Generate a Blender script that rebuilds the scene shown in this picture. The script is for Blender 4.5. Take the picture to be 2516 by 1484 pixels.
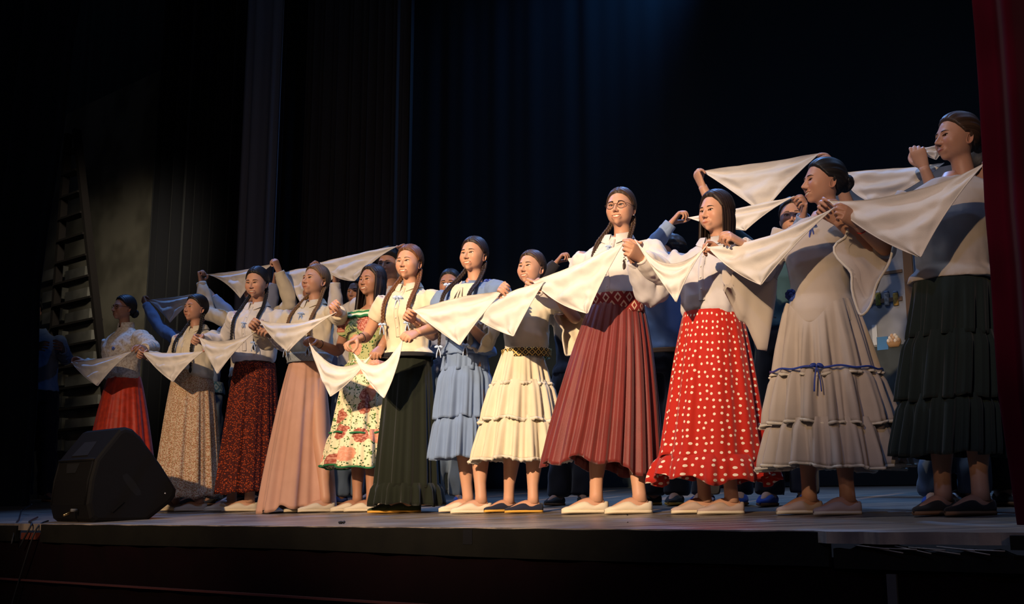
import bpy, math, random
import numpy as np
from mathutils import Vector
for o in list(bpy.data.objects): bpy.data.objects.remove(o)
C = bpy.context.scene.collection
scn = bpy.context.scene
# ------------------------------------------------------------------ camera
F = 2700.0; PITCH = math.atan(501/F); CT, ST = math.cos(PITCH), math.sin(PITCH)
cam = bpy.data.objects.new('camera', bpy.data.cameras.new('camera')); C.objects.link(cam)
cam.location = (0, 0, 0); cam.rotation_euler = (math.pi/2+PITCH, 0, 0)
cam.data.sensor_width = 36; cam.data.lens = F/2516*36; cam.data.clip_start = 0.05; cam.data.clip_end = 200
scn.camera = cam
scn.view_settings.view_transform = 'Standard'; scn.view_settings.look = 'None'
scn.view_settings.exposure = 0.0; scn.view_settings.gamma = 1; scn.view_settings.use_curve_mapping = False
# ------------------------------------------------------------------ world, stage lamps and added spots
w = bpy.data.worlds.new('dark_hall'); scn.world = w; w.use_nodes = True
w.node_tree.nodes['Background'].inputs[0].default_value = (0.55, 0.65, 1.0, 1)
w.node_tree.nodes['Background'].inputs[1].default_value = 0.010
def spot(name, loc, aim, energy, col, size, blend, rad=0.1):
    l = bpy.data.lights.new(name, 'SPOT'); l.energy = energy; l.color = col
    l.spot_size = math.radians(size); l.spot_blend = blend; l.shadow_soft_size = rad
    o = bpy.data.objects.new(name, l); C.objects.link(o); o.location = loc
    o.rotation_euler = (Vector(aim)-Vector(loc)).to_track_quat('-Z', 'Y').to_euler(); return o
spot('key_spotlight', (-5.2, -5.5, 4.4), (0.06, 5.77, 0.96), 13000, (1.0, 0.715, 0.455), 17.0, 1.0, 0.09)
spot('key_spotlight_left', (-6.0, -4.5, 4.2), (-1.6, 7.55, 0.8), 5200, (1.0, 0.69, 0.42), 20, 1.0, 0.10)
spot('added_right_spot', (-4.6, -5.0, 4.4), (1.80, 4.62, 1.30), 2000, (1.0, 0.68, 0.42), 13, 1.0, 0.10)  # extra warm spot, added to brighten the rightmost woman
spot('fill_spotlight', (1.5, -6.5, 3.2), (0.0, 6.0, 0.9), 300, (1.0, 0.62, 0.42), 44, 1.0, 0.4)
spot('front_batten_lamp', (-1.2, 5.2, 6.2), (0.2, 4.9, 0), 380, (0.72, 0.80, 1.0), 95, 1.0, 0.5)
spot('added_wing_spot', (-4.0, 11.0, 5.0), (-6.3, 16.0, 2.4), 560, (1.0, 0.9, 0.7), 50, 1.0, 0.3)  # unseen source added so the ladder and back wall show up
spot('blue_overhead_lamp', (-3.0, 9.5, 6.2), (-1.6, 7.0, 0.5), 700, (0.16, 0.38, 1.0), 80, 0.8, 0.15)
spot('blue_overhead_lamp', (1.6, 7.9, 5.4), (0.6, 5.4, 0.5), 620, (0.18, 0.42, 1.0), 85, 0.8, 0.15)
spot('blue_overhead_lamp', (3.8, 6.0, 5.6), (2.0, 4.6, 0.3), 110, (0.25, 0.50, 1.0), 80, 0.8, 0.15)
spot('blue_front_wash', (-2.4, -2.5, 5.5), (0.0, 6.0, 0.3), 330, (0.30, 0.45, 1.0), 60, 1.0, 0.2)
spot('blue_batten_lamp', (1.9, 9.6, 6.3), (1.35, 10.3, 5.7), 110, (0.08, 0.34, 1.0), 75, 1.0, 0.2)
# ------------------------------------------------------------------ geometry of the view: pixel -> place on a real plane
NX, NY = 0.657, 0.753; S0 = 4.6; RX, RY = 0.753, -0.657      # upstage normal, direction along the row
ZROW, RAKE = -0.038, 0.05
def zfloor(x, y): return ZROW + RAKE*(NX*x+NY*y-S0)
def ray(px, py):
    a = (px-1258)/F; v = (742-py)/F
    return np.array([a, CT-v*ST, ST+v*CT])
def at(px, py, Y): d = ray(px, py); return d*(Y/d[1])
def on_s(px, py, s): d = ray(px, py); return d*((S0+s)/(NX*d[0]+NY*d[1]))
def on_floor(px, py):
    d = ray(px, py); n = RAKE*(NX*d[0]+NY*d[1]); return d*((ZROW-RAKE*S0)/(d[2]-n))
def pxm(Y, z=0): return F/(Y*CT+z*ST)
def sr(s, r): # point on the stage: s upstage, r along the row (r=0 where the row passes x=0)
    y0 = S0/NY; return np.array([NX*s+RX*r, y0+NY*s+RY*r])
# ------------------------------------------------------------------ mesh helpers
def grid_faces(nr, nc, wrap=False, off=0, flip=False):
    i = np.arange(nr-1)[:, None]; j = np.arange(nc if wrap else nc-1)[None, :]
    a = i*nc+j; b = i*nc+(j+1) % nc; c = (i+1)*nc+(j+1) % nc; d = (i+1)*nc+j
    f = np.stack([a, b, c, d], -1).reshape(-1, 4)+off
    return f[:, ::-1] if flip else f
class MB:
    def __init__(s): s.v = []; s.f = []; s.c = []; s.n = 0; s.p = []; s.m = []
    def add(s, v, f, col=(1, 1, 1), pat=None, mi=0):
        v = np.asarray(v, float); s.v.append(v)
        for q in f: s.f.append([int(k)+s.n for k in q])
        s.m += [mi]*len(f)
        col = np.asarray(col, float); s.c.append(np.broadcast_to(col, (len(v), 3)) if col.ndim == 1 else col)
        s.p.append(np.zeros((len(v), 3)) if pat is None else pat); s.n += len(v); return s
    def verts(s): return np.concatenate(s.v)
    def build(s, name, mat, parent=None, smooth=True):
        v = s.verts(); me = bpy.data.meshes.new(name); me.from_pydata(v.tolist(), [], s.f)
        a = me.attributes.new('tint', 'FLOAT_COLOR', 'POINT'); c = np.concatenate(s.c)
        a.data.foreach_set('color', np.hstack([c, np.ones((len(c), 1))]).astype(np.float32).ravel())
        a = me.attributes.new('pat', 'FLOAT_VECTOR', 'POINT')
        a.data.foreach_set('vector', np.concatenate(s.p).astype(np.float32).ravel())
        for mt in (mat if isinstance(mat, (list, tuple)) else [mat]): me.materials.append(mt)
        if isinstance(mat, (list, tuple)): me.polygons.foreach_set('material_index', s.m)
        if smooth: me.shade_smooth()
        o = bpy.data.objects.new(name, me); C.objects.link(o)
        if parent is not None: o.parent = parent
        return o
def nrm(v): v = np.asarray(v, float); return v/max(1e-9, np.linalg.norm(v))
def frames(P, up=(0, 0, 1)):
    P = np.asarray(P, float); T = np.gradient(P, axis=0); T /= np.linalg.norm(T, axis=1)[:, None]+1e-12
    u = np.cross(T[0], up); u = nrm(u) if np.linalg.norm(u) > .05 else nrm(np.cross(T[0], (0, 1, 0)))
    U = [u]
    for i in range(1, len(P)): u = U[-1]-T[i]*np.dot(U[-1], T[i]); U.append(nrm(u))
    U = np.array(U); return T, U, np.cross(T, U)
def loft(mb, cen, U, V, n=20, caps=True, col=(1, 1, 1), mod=None, mi=0, patw=None):
    a = np.linspace(0, 2*math.pi, n, endpoint=False); N = len(cen)
    ca, sa = np.cos(a), np.sin(a); cen, U, V = map(np.asarray, (cen, U, V))
    R = np.ones((N, n)) if mod is None else mod
    v = cen[:, None]+R[..., None]*(U[:, None]*ca[None, :, None]+V[:, None]*sa[None, :, None])
    f = [list(q) for q in grid_faces(N, n, True)]
    v = v.reshape(-1, 3); pat = None
    if patw:
        L = np.concatenate([[0], np.cumsum(np.linalg.norm(np.diff(cen, axis=0), axis=1))])
        pat = np.stack([np.broadcast_to(a*patw, (N, n)), np.broadcast_to(L[:, None], (N, n)), np.zeros((N, n))], -1).reshape(-1, 3)
    if caps: f += [list(range(n))[::-1], [(N-1)*n+k for k in range(n)]]
    mb.add(v, f, col, pat, mi); return mb
def tube(mb, P, r, n=8, col=(1, 1, 1), mi=0, flat=1.0, up=(0, 0, 1)):
    T, U, V = frames(P, up); r = np.broadcast_to(np.asarray(r, float), (len(P),))
    return loft(mb, P, U*r[:, None], V*r[:, None]*flat, n, True, col, None, mi)
def resample(P, n):
    P = np.asarray(P, float); L = np.concatenate([[0], np.cumsum(np.linalg.norm(np.diff(P, axis=0), axis=1))])
    t = np.linspace(0, L[-1], n); return np.stack([np.interp(t, L, P[:, k]) for k in range(3)], 1)
def smooth(P, it=4):
    P = np.array(P, float)
    for _ in range(it): P[1:-1] = (P[:-2]+2*P[1:-1]+P[2:])/4
    return P
def spline(P, n=40): return smooth(resample(P, n), max(4, n//5))
def ellipsoid(mb, c, r, nu=12, nv=16, col=(1, 1, 1), R=None, mi=0):
    th = np.linspace(0.001, math.pi-.001, nu); ph = np.linspace(0, 2*math.pi, nv, endpoint=False)
    v = np.stack([np.sin(th)[:, None]*np.cos(ph), np.sin(th)[:, None]*np.sin(ph), np.broadcast_to(np.cos(th)[:, None], (nu, nv))], -1).reshape(-1, 3)*np.asarray(r)
    if R is not None: v = v@np.asarray(R).T
    mb.add(v+np.asarray(c), [list(q) for q in grid_faces(nu, nv, True, flip=True)], col, mi=mi); return mb
def box(mb, c, h, R=None, mi=0, col=(1, 1, 1), bev=0.0):
    h = np.asarray(h, float); s = np.array([[x, y, z] for x in (-1, 1) for y in (-1, 1) for z in (-1, 1)], float)
    v = s*h; fs = [[0, 1, 3, 2], [4, 6, 7, 5], [0, 4, 5, 1], [2, 3, 7, 6], [0, 2, 6, 4], [1, 5, 7, 3]]
    if R is not None: v = v@np.asarray(R).T
    mb.add(v+np.asarray(c), fs, col, mi=mi); return mb
_rng = np.random.RandomState(5); _PERM = _rng.rand(64, 64, 64)
def vnoise(P, sc):
    Q = np.asarray(P)*sc+100.; I = np.floor(Q).astype(int); f = Q-I; f = f*f*(3-2*f); r = 0
    for dx in (0, 1):
        for dy in (0, 1):
            for dz in (0, 1):
                r = r+_PERM[(I[..., 0]+dx) % 64, (I[..., 1]+dy) % 64, (I[..., 2]+dz) % 64]*(f[..., 0] if dx else 1-f[..., 0])*(f[..., 1] if dy else 1-f[..., 1])*(f[..., 2] if dz else 1-f[..., 2])
    return r*2-1
def voxel(mb, size, extra=None):
    """join overlapping closed shells into one skin; returns verts, faces, normals"""
    me = bpy.data.meshes.new('t'); me.from_pydata(mb.verts().tolist(), [], mb.f)
    o = bpy.data.objects.new('t', me); C.objects.link(o)
    m = o.modifiers.new('r', 'REMESH'); m.mode = 'VOXEL'; m.voxel_size = size; m.adaptivity = 0
    m = o.modifiers.new('s', 'SMOOTH'); m.factor = .5; m.iterations = 2
    dg = bpy.context.evaluated_depsgraph_get(); dg.update(); e = o.evaluated_get(dg).to_mesh()
    n = len(e.vertices); v = np.empty(n*3, np.float32); e.vertices.foreach_get('co', v)
    nn = np.empty(n*3, np.float32); e.vertices.foreach_get('normal', nn)
    f = [list(p.vertices) for p in e.polygons]
    o.to_mesh_clear() if False else None
    bpy.data.objects.remove(o); bpy.data.meshes.remove(me)
    return v.reshape(-1, 3).astype(float), f, nn.reshape(-1, 3).astype(float)
def tag(o, label=None, cat=None, group=None, kind=None):
    for k, v in (('label', label), ('category', cat), ('group', group), ('kind', kind)):
        if v: o[k] = v
    return o
def empty(name, loc):
    o = bpy.data.objects.new(name, None); C.objects.link(o); o.location = tuple(loc); o.empty_display_size = .1; return o
# ------------------------------------------------------------------ materials
MATS = {}
def M(name, col, rough=.7, bump=0, bscale=300, spec=.3, metal=0, sheen=0, var=0, vscale=8, tint=False, sss=0, pat=None, trans=0, emit=None, alpha=None):
    if name in MATS: return MATS[name]
    m = bpy.data.materials.new(name); m.use_nodes = True; nt = m.node_tree; b = nt.nodes['Principled BSDF']; L = nt.links.new
    def N(t, **k):
        n = nt.nodes.new(t)
        for a, v in k.items(): setattr(n, a, v)
        return n
    b.inputs['Roughness'].default_value = rough; b.inputs['Specular IOR Level'].default_value = spec; b.inputs['Metallic'].default_value = metal
    b.inputs['Sheen Weight'].default_value = sheen; b.inputs['Sheen Roughness'].default_value = .5
    tc = N('ShaderNodeTexCoord'); rgb = N('ShaderNodeRGB'); rgb.outputs[0].default_value = (*col, 1); out = rgb.outputs[0]
    at_ = N('ShaderNodeAttribute', attribute_name='pat')
    def math_(op, a, b_=None, clamp=False):
        n = N('ShaderNodeMath', operation=op, use_clamp=clamp)
        for i, x in enumerate((a, b_)):
            if x is None: continue
            if isinstance(x, (int, float)): n.inputs[i].default_value = x
            else: L(x, n.inputs[i])
        return n.outputs[0]
    def mix(f, a, c, mode='MIX'):
        n = N('ShaderNodeMix', data_type='RGBA', blend_type=mode)
        for i, x in ((0, f), (6, a), (7, c)):
            if isinstance(x, tuple): n.inputs[i].default_value = (*x, 1) if len(x) == 3 else x
            elif isinstance(x, (int, float)): n.inputs[i].default_value = x
            else: L(x, n.inputs[i])
        return n.outputs[2]
    def noise(sc, vec=None, det=2):
        n = N('ShaderNodeTexNoise'); n.inputs['Scale'].default_value = sc; n.inputs['Detail'].default_value = det
        L(vec if vec else tc.outputs['Object'], n.inputs['Vector']); return n.outputs['Fac']
    def voro(sc, vec=None, rnd=1, feat='F1'):
        n = N('ShaderNodeTexVoronoi', feature=feat, voronoi_dimensions='3D' if vec else '2D'); n.inputs['Scale'].default_value = sc
        n.inputs['Randomness'].default_value = rnd; L(vec if vec else at_.outputs['Vector'], n.inputs['Vector']); return n
    def step(x, lo, hi, inv=False):
        n = N('ShaderNodeMapRange', interpolation_type='SMOOTHSTEP'); L(x, n.inputs[0]); n.inputs[1].default_value = lo; n.inputs[2].default_value = hi
        n.inputs[3].default_value = 1 if inv else 0; n.inputs[4].default_value = 0 if inv else 1; return n.outputs[0]
    if pat: out = pat(dict(mix=mix, noise=noise, voro=voro, step=step, math=math_, at=at_, tc=tc, N=N, L=L, base=out))
    if var: out = mix(step(noise(vscale), .35, .65), out, mix(1.0, out, (1-var, 1-var, 1-var), 'MULTIPLY'))
    if tint:
        a2 = N('ShaderNodeAttribute', attribute_name='tint'); out = mix(1.0, out, a2.outputs['Color'], 'MULTIPLY')
    L(out, b.inputs['Base Color'])
    if bump:
        bn = N('ShaderNodeBump'); bn.inputs['Strength'].default_value = bump; bn.inputs['Distance'].default_value = .002
        L(noise(bscale, det=3), bn.inputs['Height']); L(bn.outputs[0], b.inputs['Normal'])
    if sss:
        b.inputs['Subsurface Weight'].default_value = sss; b.inputs['Subsurface Radius'].default_value = (1, .35, .2); b.inputs['Subsurface Scale'].default_value = .008
    if trans:
        b.inputs['Transmission Weight'].default_value = trans
    if emit: b.inputs['Emission Color'].default_value = (*emit[0], 1); b.inputs['Emission Strength'].default_value = emit[1]
    if alpha is not None: b.inputs['Alpha'].default_value = alpha
    MATS[name] = m; return m
def cloth(name, col, bump=.25, var=.06, rough=.85, sheen=.15, **k): return M(name, col, rough, bump, 420, .15, 0, sheen, var, 9, **k)
def pat_dots(T):
    v = T['voro'](29, rnd=.45); return T['mix'](T['step'](v.outputs['Distance'], .165, .205, True), T['base'], (.78, .66, .52))
def pat_beige(T):
    v = T['voro'](125); c = T['N']('ShaderNodeSeparateColor'); T['L'](v.outputs['Color'], c.inputs[0])
    a = T['math']('MULTIPLY', T['step'](v.outputs['Distance'], .40, .5, True), T['step'](c.outputs[0], .42, .5))
    o = T['mix'](a, T['base'], (.30, .17, .07)); v2 = T['voro'](80); a2 = T['math']('MULTIPLY', T['step'](v2.outputs['Distance'], .22, .3, True), .7)
    return T['mix'](a2, o, (.42, .12, .07))
def pat_maroon(T):
    v = T['voro'](95); c = T['N']('ShaderNodeSeparateColor'); T['L'](v.outputs['Color'], c.inputs[0])
    a = T['math']('MULTIPLY', T['step'](v.outputs['Distance'], .25, .42, True), T['step'](c.outputs[0], .45, .5))
    o = T['mix'](a, T['base'], (.42, .065, .012)); v2 = T['voro'](110); return T['mix'](T['math']('MULTIPLY', T['step'](v2.outputs['Distance'], .1, .3, True), .45), o, (.22, .02, .02))
def mk_floral(sc, thr, green):
    def f(T):
        v = T['voro'](sc, rnd=.9); c = T['N']('ShaderNodeSeparateColor'); T['L'](v.outputs['Color'], c.inputs[0])
        nz = T['noise'](26, T['at'].outputs['Vector']); d = T['math']('ADD', v.outputs['Distance'], T['math']('MULTIPLY', T['math']('SUBTRACT', nz, .5), .35))
        g = T['noise'](sc*3.6, T['at'].outputs['Vector'], 3)
        o = T['mix'](T['step'](g, green, green+.04), T['base'], (.15, .25, .07))
        g2 = T['voro'](sc*7); o = T['mix'](T['math']('MULTIPLY', T['step'](g2.outputs['Distance'], .18, .3, True), T['step'](g, .46, .5)), o, (.03, .10, .03))
        rose = T['mix'](T['step'](c.outputs[0], .5, .55), (.72, .30, .19), (.32, .075, .05))
        ring = T['noise'](75, T['at'].outputs['Vector'], 1); rose = T['mix'](T['step'](ring, .42, .62), rose, T['mix'](.5, rose, (.8, .45, .33)))
        return T['mix'](T['math']('MULTIPLY', T['step'](d, thr-.03, thr, True), T['step'](c.outputs[1], .25, .3)), o, rose)
    return f
def pat_lace(T):
    v = T['voro'](95, T['tc'].outputs['Object']); a = T['step'](v.outputs['Distance'], .30, .5); n = T['noise'](60)
    return T['mix'](T['math']('MULTIPLY', a, T['math']('MULTIPLY', T['step'](n, .50, .56), .65)), T['base'], (.42, .31, .22))
def pat_diamond(col2, su, sv, w0=.22):
    def f(T):
        s = T['N']('ShaderNodeSeparateXYZ'); T['L'](T['at'].outputs['Vector'], s.inputs[0]); mt = T['math']
        u = mt('ABSOLUTE', mt('SUBTRACT', mt('FRACT', mt('MULTIPLY', s.outputs[0], su)), .5)); v = mt('ABSOLUTE', mt('SUBTRACT', mt('FRACT', mt('MULTIPLY', s.outputs[1], sv)), .5))
        d = mt('ADD', u, v); r = mt('ABSOLUTE', mt('SUBTRACT', mt('FRACT', mt('MULTIPLY', d, 2.0)), .5))
        return T['mix'](T['step'](r, w0, w0+.08, True), T['base'], col2)
    return f
def pat_wood(T):
    mp = T['N']('ShaderNodeMapping'); mp.inputs['Rotation'].default_value = (0, 0, math.atan2(-RY, RX)); mp.inputs['Scale'].default_value = (.5, 9, 1)
    T['L'](T['tc'].outputs['Object'], mp.inputs[0]); n = T['noise'](2.2, mp.outputs[0], 5)
    o = T['mix'](T['step'](n, .3, .7), T['base'], (.10, .085, .08)); return T['mix'](T['step'](T['noise'](1.7), .45, .7), o, (.17, .14, .12))
def hairm(name, col): 
    def p(T):
        mp = T['N']('ShaderNodeMapping'); mp.inputs['Scale'].default_value = (260, 6, 1); T['L'](T['at'].outputs['Vector'], mp.inputs[0])
        n = T['noise'](1, mp.outputs[0], 3); return T['mix'](T['step'](n, .3, .7), T['base'], tuple(c*2.1 for c in col))
    return M(name, col, .52, 0, 300, .32, pat=p)
SKIN = {k: M('skin_'+k, c, .48, .10, 260, .35, tint=True, sss=.12) for k, c in
        dict(light=(.55, .300, .195), mid=(.47, .245, .155), tan=(.37, .185, .112), deep=(.28, .135, .085)).items()}
HAIR = {k: hairm('hair_'+k, c) for k, c in dict(black=(.007, .006, .006), dark=(.014, .008, .006), brown=(.030, .016, .009), auburn=(.075, .030, .011), blonde=(.095, .052, .022)).items()}
EYE = M('eye', (1, 1, 1), .15, tint=True, spec=.6); TEETH = M('teeth', (.60, .53, .42), .35); BROW = M('brow_hair', (.030, .016, .010), .8); LIPBROW = BROW
LASH = M('lashes', (.012, .008, .006), .7)
GOLD = M('gold', (.75, .5, .2), .3, metal=1); BLACK = M('black_elastic', (.012, .012, .014), .6); FRAME = M('glasses_frame', (.06, .035, .03), .3, metal=.6); SILVER = M('silver', (.7, .7, .68), .25, metal=1)
def glassmat():
    m = bpy.data.materials.new('lens_glass'); m.use_nodes = True; nt = m.node_tree; nt.nodes.clear()
    o = nt.nodes.new('ShaderNodeOutputMaterial'); t = nt.nodes.new('ShaderNodeBsdfTransparent'); g = nt.nodes.new('ShaderNodeBsdfGlossy'); g.inputs[1].default_value = .03
    x = nt.nodes.new('ShaderNodeMixShader'); x.inputs[0].default_value = .10; t.inputs[0].default_value = (.97, .96, .96, 1)
    nt.links.new(t.outputs[0], x.inputs[1]); nt.links.new(g.outputs[0], x.inputs[2]); nt.links.new(x.outputs[0], o.inputs[0]); return m
LENS = glassmat()
# ------------------------------------------------------------------ head: one skin from crown to neck, ray-cast from blended forms
def smin(a, b, k):
    h = np.clip(.5+.5*(b-a)/k, 0, 1); return b*(1-h)+a*h-k*h*(1-h)
def sdE(P, c, r):
    q = (P-np.asarray(c))/np.asarray(r); k0 = np.linalg.norm(q, axis=-1); k1 = np.linalg.norm(q/np.asarray(r), axis=-1)+1e-9
    return k0*(k0-1)/k1
def sdC(P, a, b, ra, rb):
    a = np.asarray(a, float); b = np.asarray(b, float); ab = b-a; t = np.clip(((P-a)@ab)/(ab@ab), 0, 1)
    return np.linalg.norm(P-a-t[..., None]*ab, axis=-1)-(ra+(rb-ra)*t)
def head_sdf(P, face=True, smile=1.0, male=0):
    Q = P.copy(); Q[..., 0] = np.abs(Q[..., 0])
    d = sdE(Q, (0, .014, .022), (.073, .094, .083))
    d = smin(d, sdE(Q, (0, -.024, -.020), (.0635, .062, .072)), .03)
    d = smin(d, sdE(Q, (0, -.032, -.066), (.043+.009*male, .046, .036)), .028)
    d = smin(d, sdE(Q, (0, -.066, -.096), (.013+.008*male, .015, .012)), .022)
    d = smin(d, sdE(Q, (.032, -.006, -.050), (.022+.005*male, .042, .032)), .024)
    d = smin(d, sdC(P, (0, .012, -.06), (0, .042, -.24), .043+.012*male, .052+.014*male), .022)
    if face:
        ck = .0035*smile
        d = smin(d, sdE(Q, (.036, -.058, -.034+ck), (.021+ck, .020+ck*.8, .022)), .016)
        d = smin(d, sdE(Q, (.021, -.069, .010), (.024, .015, .010)), .018)
        d = smin(d, sdE(Q, (.036, -.026, -.030), (.028, .044, .045)), .03)
        d = -smin(-d, sdE(Q, (.029, -.098, -.006), (.017, .0135, .010)), .014)
        nose = sdC(P, (0, -.082, .004), (0, -.107, -.037), .0058, .0082)
        nose = smin(nose, sdE(Q, (.0098, -.095, -.042), (.0072, .010, .0065)), .006)
        d = smin(d, nose, .008)
        d = smin(d, sdE(Q, (0, -.078, -.070), (.027, .014, .016)), .013)
    return d
def raycast(D, **k):
    rs = np.linspace(.035, .30, 90); r = np.full(len(D), .035)
    prev = head_sdf(D*rs[0], **k)
    for i in range(1, len(rs)):
        cur = head_sdf(D*rs[i], **k); cr = (prev < 0) & (cur >= 0)
        r = np.where(cr, rs[i-1]+(rs[i]-rs[i-1])*(-prev)/(cur-prev+1e-12), r); prev = cur
    return r
def dirs(th, ph):
    st = np.sin(th)[:, None]; return np.stack([st*np.sin(ph), -st*np.cos(ph), np.broadcast_to(np.cos(th)[:, None], (len(th), len(ph)))], -1)
def sm(x, a, b): t = np.clip((x-a)/(b-a), 0, 1); return t*t*(3-2*t)
HEADS = {}
def base_head(style, hi):
    key = (style, hi)
    if key in HEADS: return HEADS[key]
    smile = dict(open=1.0, closed=.6, calm=.15, man=0.1)[style]; male = style == 'man'
    nth, na, nb = (128, 84, 24) if hi else (64, 40, 16)
    th = np.concatenate([np.linspace(.01, .9, nth//7, endpoint=False), np.linspace(.9, 2.62, nth-nth//7-8, endpoint=False), np.linspace(2.62, math.pi-.01, 8)])
    ph = np.concatenate([np.linspace(-1.25, 1.25, na, endpoint=False), np.linspace(1.25, 2*math.pi-1.25, nb, endpoint=False)])
    D = dirs(th, ph).reshape(-1, 3); r = raycast(D, smile=smile, male=float(male))
    P = D*r[:, None]; x, y, z = P[:, 0], P[:, 1], P[:, 2]; ax = np.abs(x); front = (y < -.03) & (np.abs(x) < .06)
    col = np.ones((len(P), 3))
    # eye openings
    ex, ez = .0300, -.006; u = (ax-ex)/.0150; hh = (.0052-.0012*smile)*np.clip(1-u*u, 0, 1)**.7; zc = ez+.0015*u
    e = (np.abs(z-zc)-hh); eye = sm(-e, -.0006, .0012)*(np.abs(u) < 1)*front
    push = -.010*eye; push += .0014*np.exp(-((e-.003)/.0022)**2)*(np.abs(u) < 1.15)*front
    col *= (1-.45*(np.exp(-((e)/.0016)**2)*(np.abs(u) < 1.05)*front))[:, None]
    # mouth
    mw = {'open': .0285, 'closed': .025}.get(style, .0215); um = x/mw; zm = -.0710+(.0062*smile)*um**2*(np.abs(um) < 1.4)
    op = {'open': .0050, 'closed': .0004, 'calm': .0003, 'man': .0003}[style]
    prof = np.clip(1-um*um, 0, 1)
    ho = op*prof**.8; em = np.abs(z-zm)-ho
    if style == 'open': push += -.008*sm(-em, -.0004, .0010)*front*(np.abs(um) < 1)
    lip = np.clip(1-(np.abs(z-zm)-ho)/(.0062*prof**.6+1e-5), 0, 1)*(np.abs(um) < 1)*front
    push += .0022*np.sin(np.clip(lip, 0, 1)*math.pi)*(em > -.0002); push -= .0016*np.exp(-(em/.0011)**2)*(np.abs(um) < 1.05)*front
    ls = sm(lip, .05, .4)[:, None]; col = col*(1-ls)+col*np.array([.80, .48, .46])*ls
    col *= (1-.55*np.exp(-(em/.0011)**2)*(np.abs(um) < 1)*front*(1 if style != 'open' else .6))[:, None]
    # smile creases, nostrils, cheeks
    ncx = .018+(-.042-z)*.42; ms = (z < -.041) & (z > -.074) & front
    push -= .0016*smile*np.exp(-((ax-ncx)/.003)**2)*ms
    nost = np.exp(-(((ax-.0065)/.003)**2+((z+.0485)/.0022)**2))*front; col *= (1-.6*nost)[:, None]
    ch = np.exp(-(((ax-.038)/.018)**2+((z+.036)/.016)**2))*front; col *= 1-ch[:, None]*np.array([0, .13, .13])
    P = P+D*push[:, None]
    f = [list(q) for q in grid_faces(len(th), len(ph), True, flip=True)]
    f.append([k for k in range(len(ph))]); n0 = (len(th)-1)*len(ph); f.append([n0+k for k in range(len(ph))][::-1])
    def surf(pts):
        Dd = np.array([nrm(p) for p in pts]); return Dd*raycast(Dd, smile=smile, male=float(male))[:, None]
    ey = surf([(ex, -.085, ez)])[0]
    HEADS[key] = dict(P=P, f=f, col=col, eye=ey, surf=surf, smile=smile, op=op, mw=mw, zm=-.0710); return HEADS[key]
def ear(mb, side):
    n, m = 9, 22; v = []
    for i in range(n):
        t = i/(n-1)
        for j in range(m):
            a = 2*math.pi*j/m; rr = 1-.22*math.sin(a) if math.sin(a) < 0 else 1
            rx, rz = .0150*rr*t, .0265*t
            y = .014+rx*math.cos(a)+.006*math.sin(a)*t; z = -.022+rz*math.sin(a)
            out = .000+.0105*t*(.30+.70*max(0, math.cos(a-.3))) + .0045*math.exp(-((t-.86)/.10)**2) - .004*math.exp(-((t-.45)/.2)**2)
            v.append((side*(.068+out), y, z))
    mb_v = v + [(side*.060, p[1]*.9+.001, p[2]*.95) for p in v[-m:]]
    f = [list(q) for q in grid_faces(n+1, m, True, flip=side > 0)]; mb.add(mb_v, f, (1, .90, .88))
def rot(axis, a):
    c, s = math.cos(a), math.sin(a)
    return np.array({'x': [[1, 0, 0], [0, c, -s], [0, s, c]], 'y': [[c, 0, s], [0, 1, 0], [-s, 0, c]], 'z': [[c, -s, 0], [s, c, 0], [0, 0, 1]]}[axis])
# ------------------------------------------------------------------ hand: palm and five bent fingers, closed on a pinch
def make_hand(curl, key):
    mb = MB(); fin = [(.027, .086, .067, .0088), (.009, .090, .074, .0090), (-.009, .087, .069, .0086), (-.0255, .080, .055, .0078)]
    cen = [(0, 0, -.045), (0, 0, 0), (.001, 0, .02), (.001, -.001, .05), (0, -.001, .075), (0, -.001, .090)]
    wx = [.0195, .0262, .031, .0375, .0385, .035]; wy = [.0165, .0190, .0165, .0145, .0130, .0105]
    loft(mb, cen, [(a, 0, 0) for a in wx], [(0, b, 0) for b in wy], 20)
    tips = []
    for i, (x, z, L, r) in enumerate(fin):
        a0, a1, a2 = curl[i]; p = np.array([x, 0, z-.02]); pts = [p]; ang = 0; segs = [(.02, 0), (L*.45, a0), (L*.31, a1), (L*.24, a2)]; sp = (x*.9)
        for l, a in segs:
            ang += math.radians(a); d = np.array([sp*1.2 if l > .02 or 1 else 0, -math.sin(ang), math.cos(ang)]); d = nrm(d); p = p+d*l; pts.append(p)
        pts = smooth(resample(pts, 16), 1); tube(mb, pts, np.linspace(r*1.05, r*.78, 16), 10); ellipsoid(mb, pts[-1], [r*.8]*3, 7, 10); tips.append(pts[-1])
    T = tips[0]+np.array([.004, -.012, -.004]); k0 = np.array([.022, -.004, .018]); k1 = np.array([.045, -.022, .042]); k2 = (k1+T)/2+np.array([.012, -.006, 0])
    pts = smooth(resample([k0, k1, k2, T], 16), 2); tube(mb, pts, np.linspace(.0135, .0088, 16), 10); ellipsoid(mb, pts[-1], [.0085]*3, 7, 10)
    ellipsoid(mb, (.022, -.007, .03), (.015, .012, .026), 8, 12)
    v, f, n = voxel(mb, .0034)
    g = (tips[0]+pts[-1])/2
    # thin out the hidden wrist end
    col = np.ones((len(v), 3)); 
    for t in tips: col *= 1-np.exp(-(np.linalg.norm(v-t, axis=1)/.008)**2)[:, None]*np.array([0, .12, .10])
    return dict(v=v, f=f, g=g, col=col)
HANDS = {'pinch': make_hand([(38, 62, 30), (50, 66, 34), (58, 70, 38), (64, 72, 40)], 'p'),
         'fist': make_hand([(62, 78, 40), (72, 88, 45), (76, 90, 48), (78, 90, 50)], 'f'),
         'open': make_hand([(22, 34, 18), (28, 38, 22), (34, 42, 24), (40, 46, 26)], 'o')}
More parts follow.
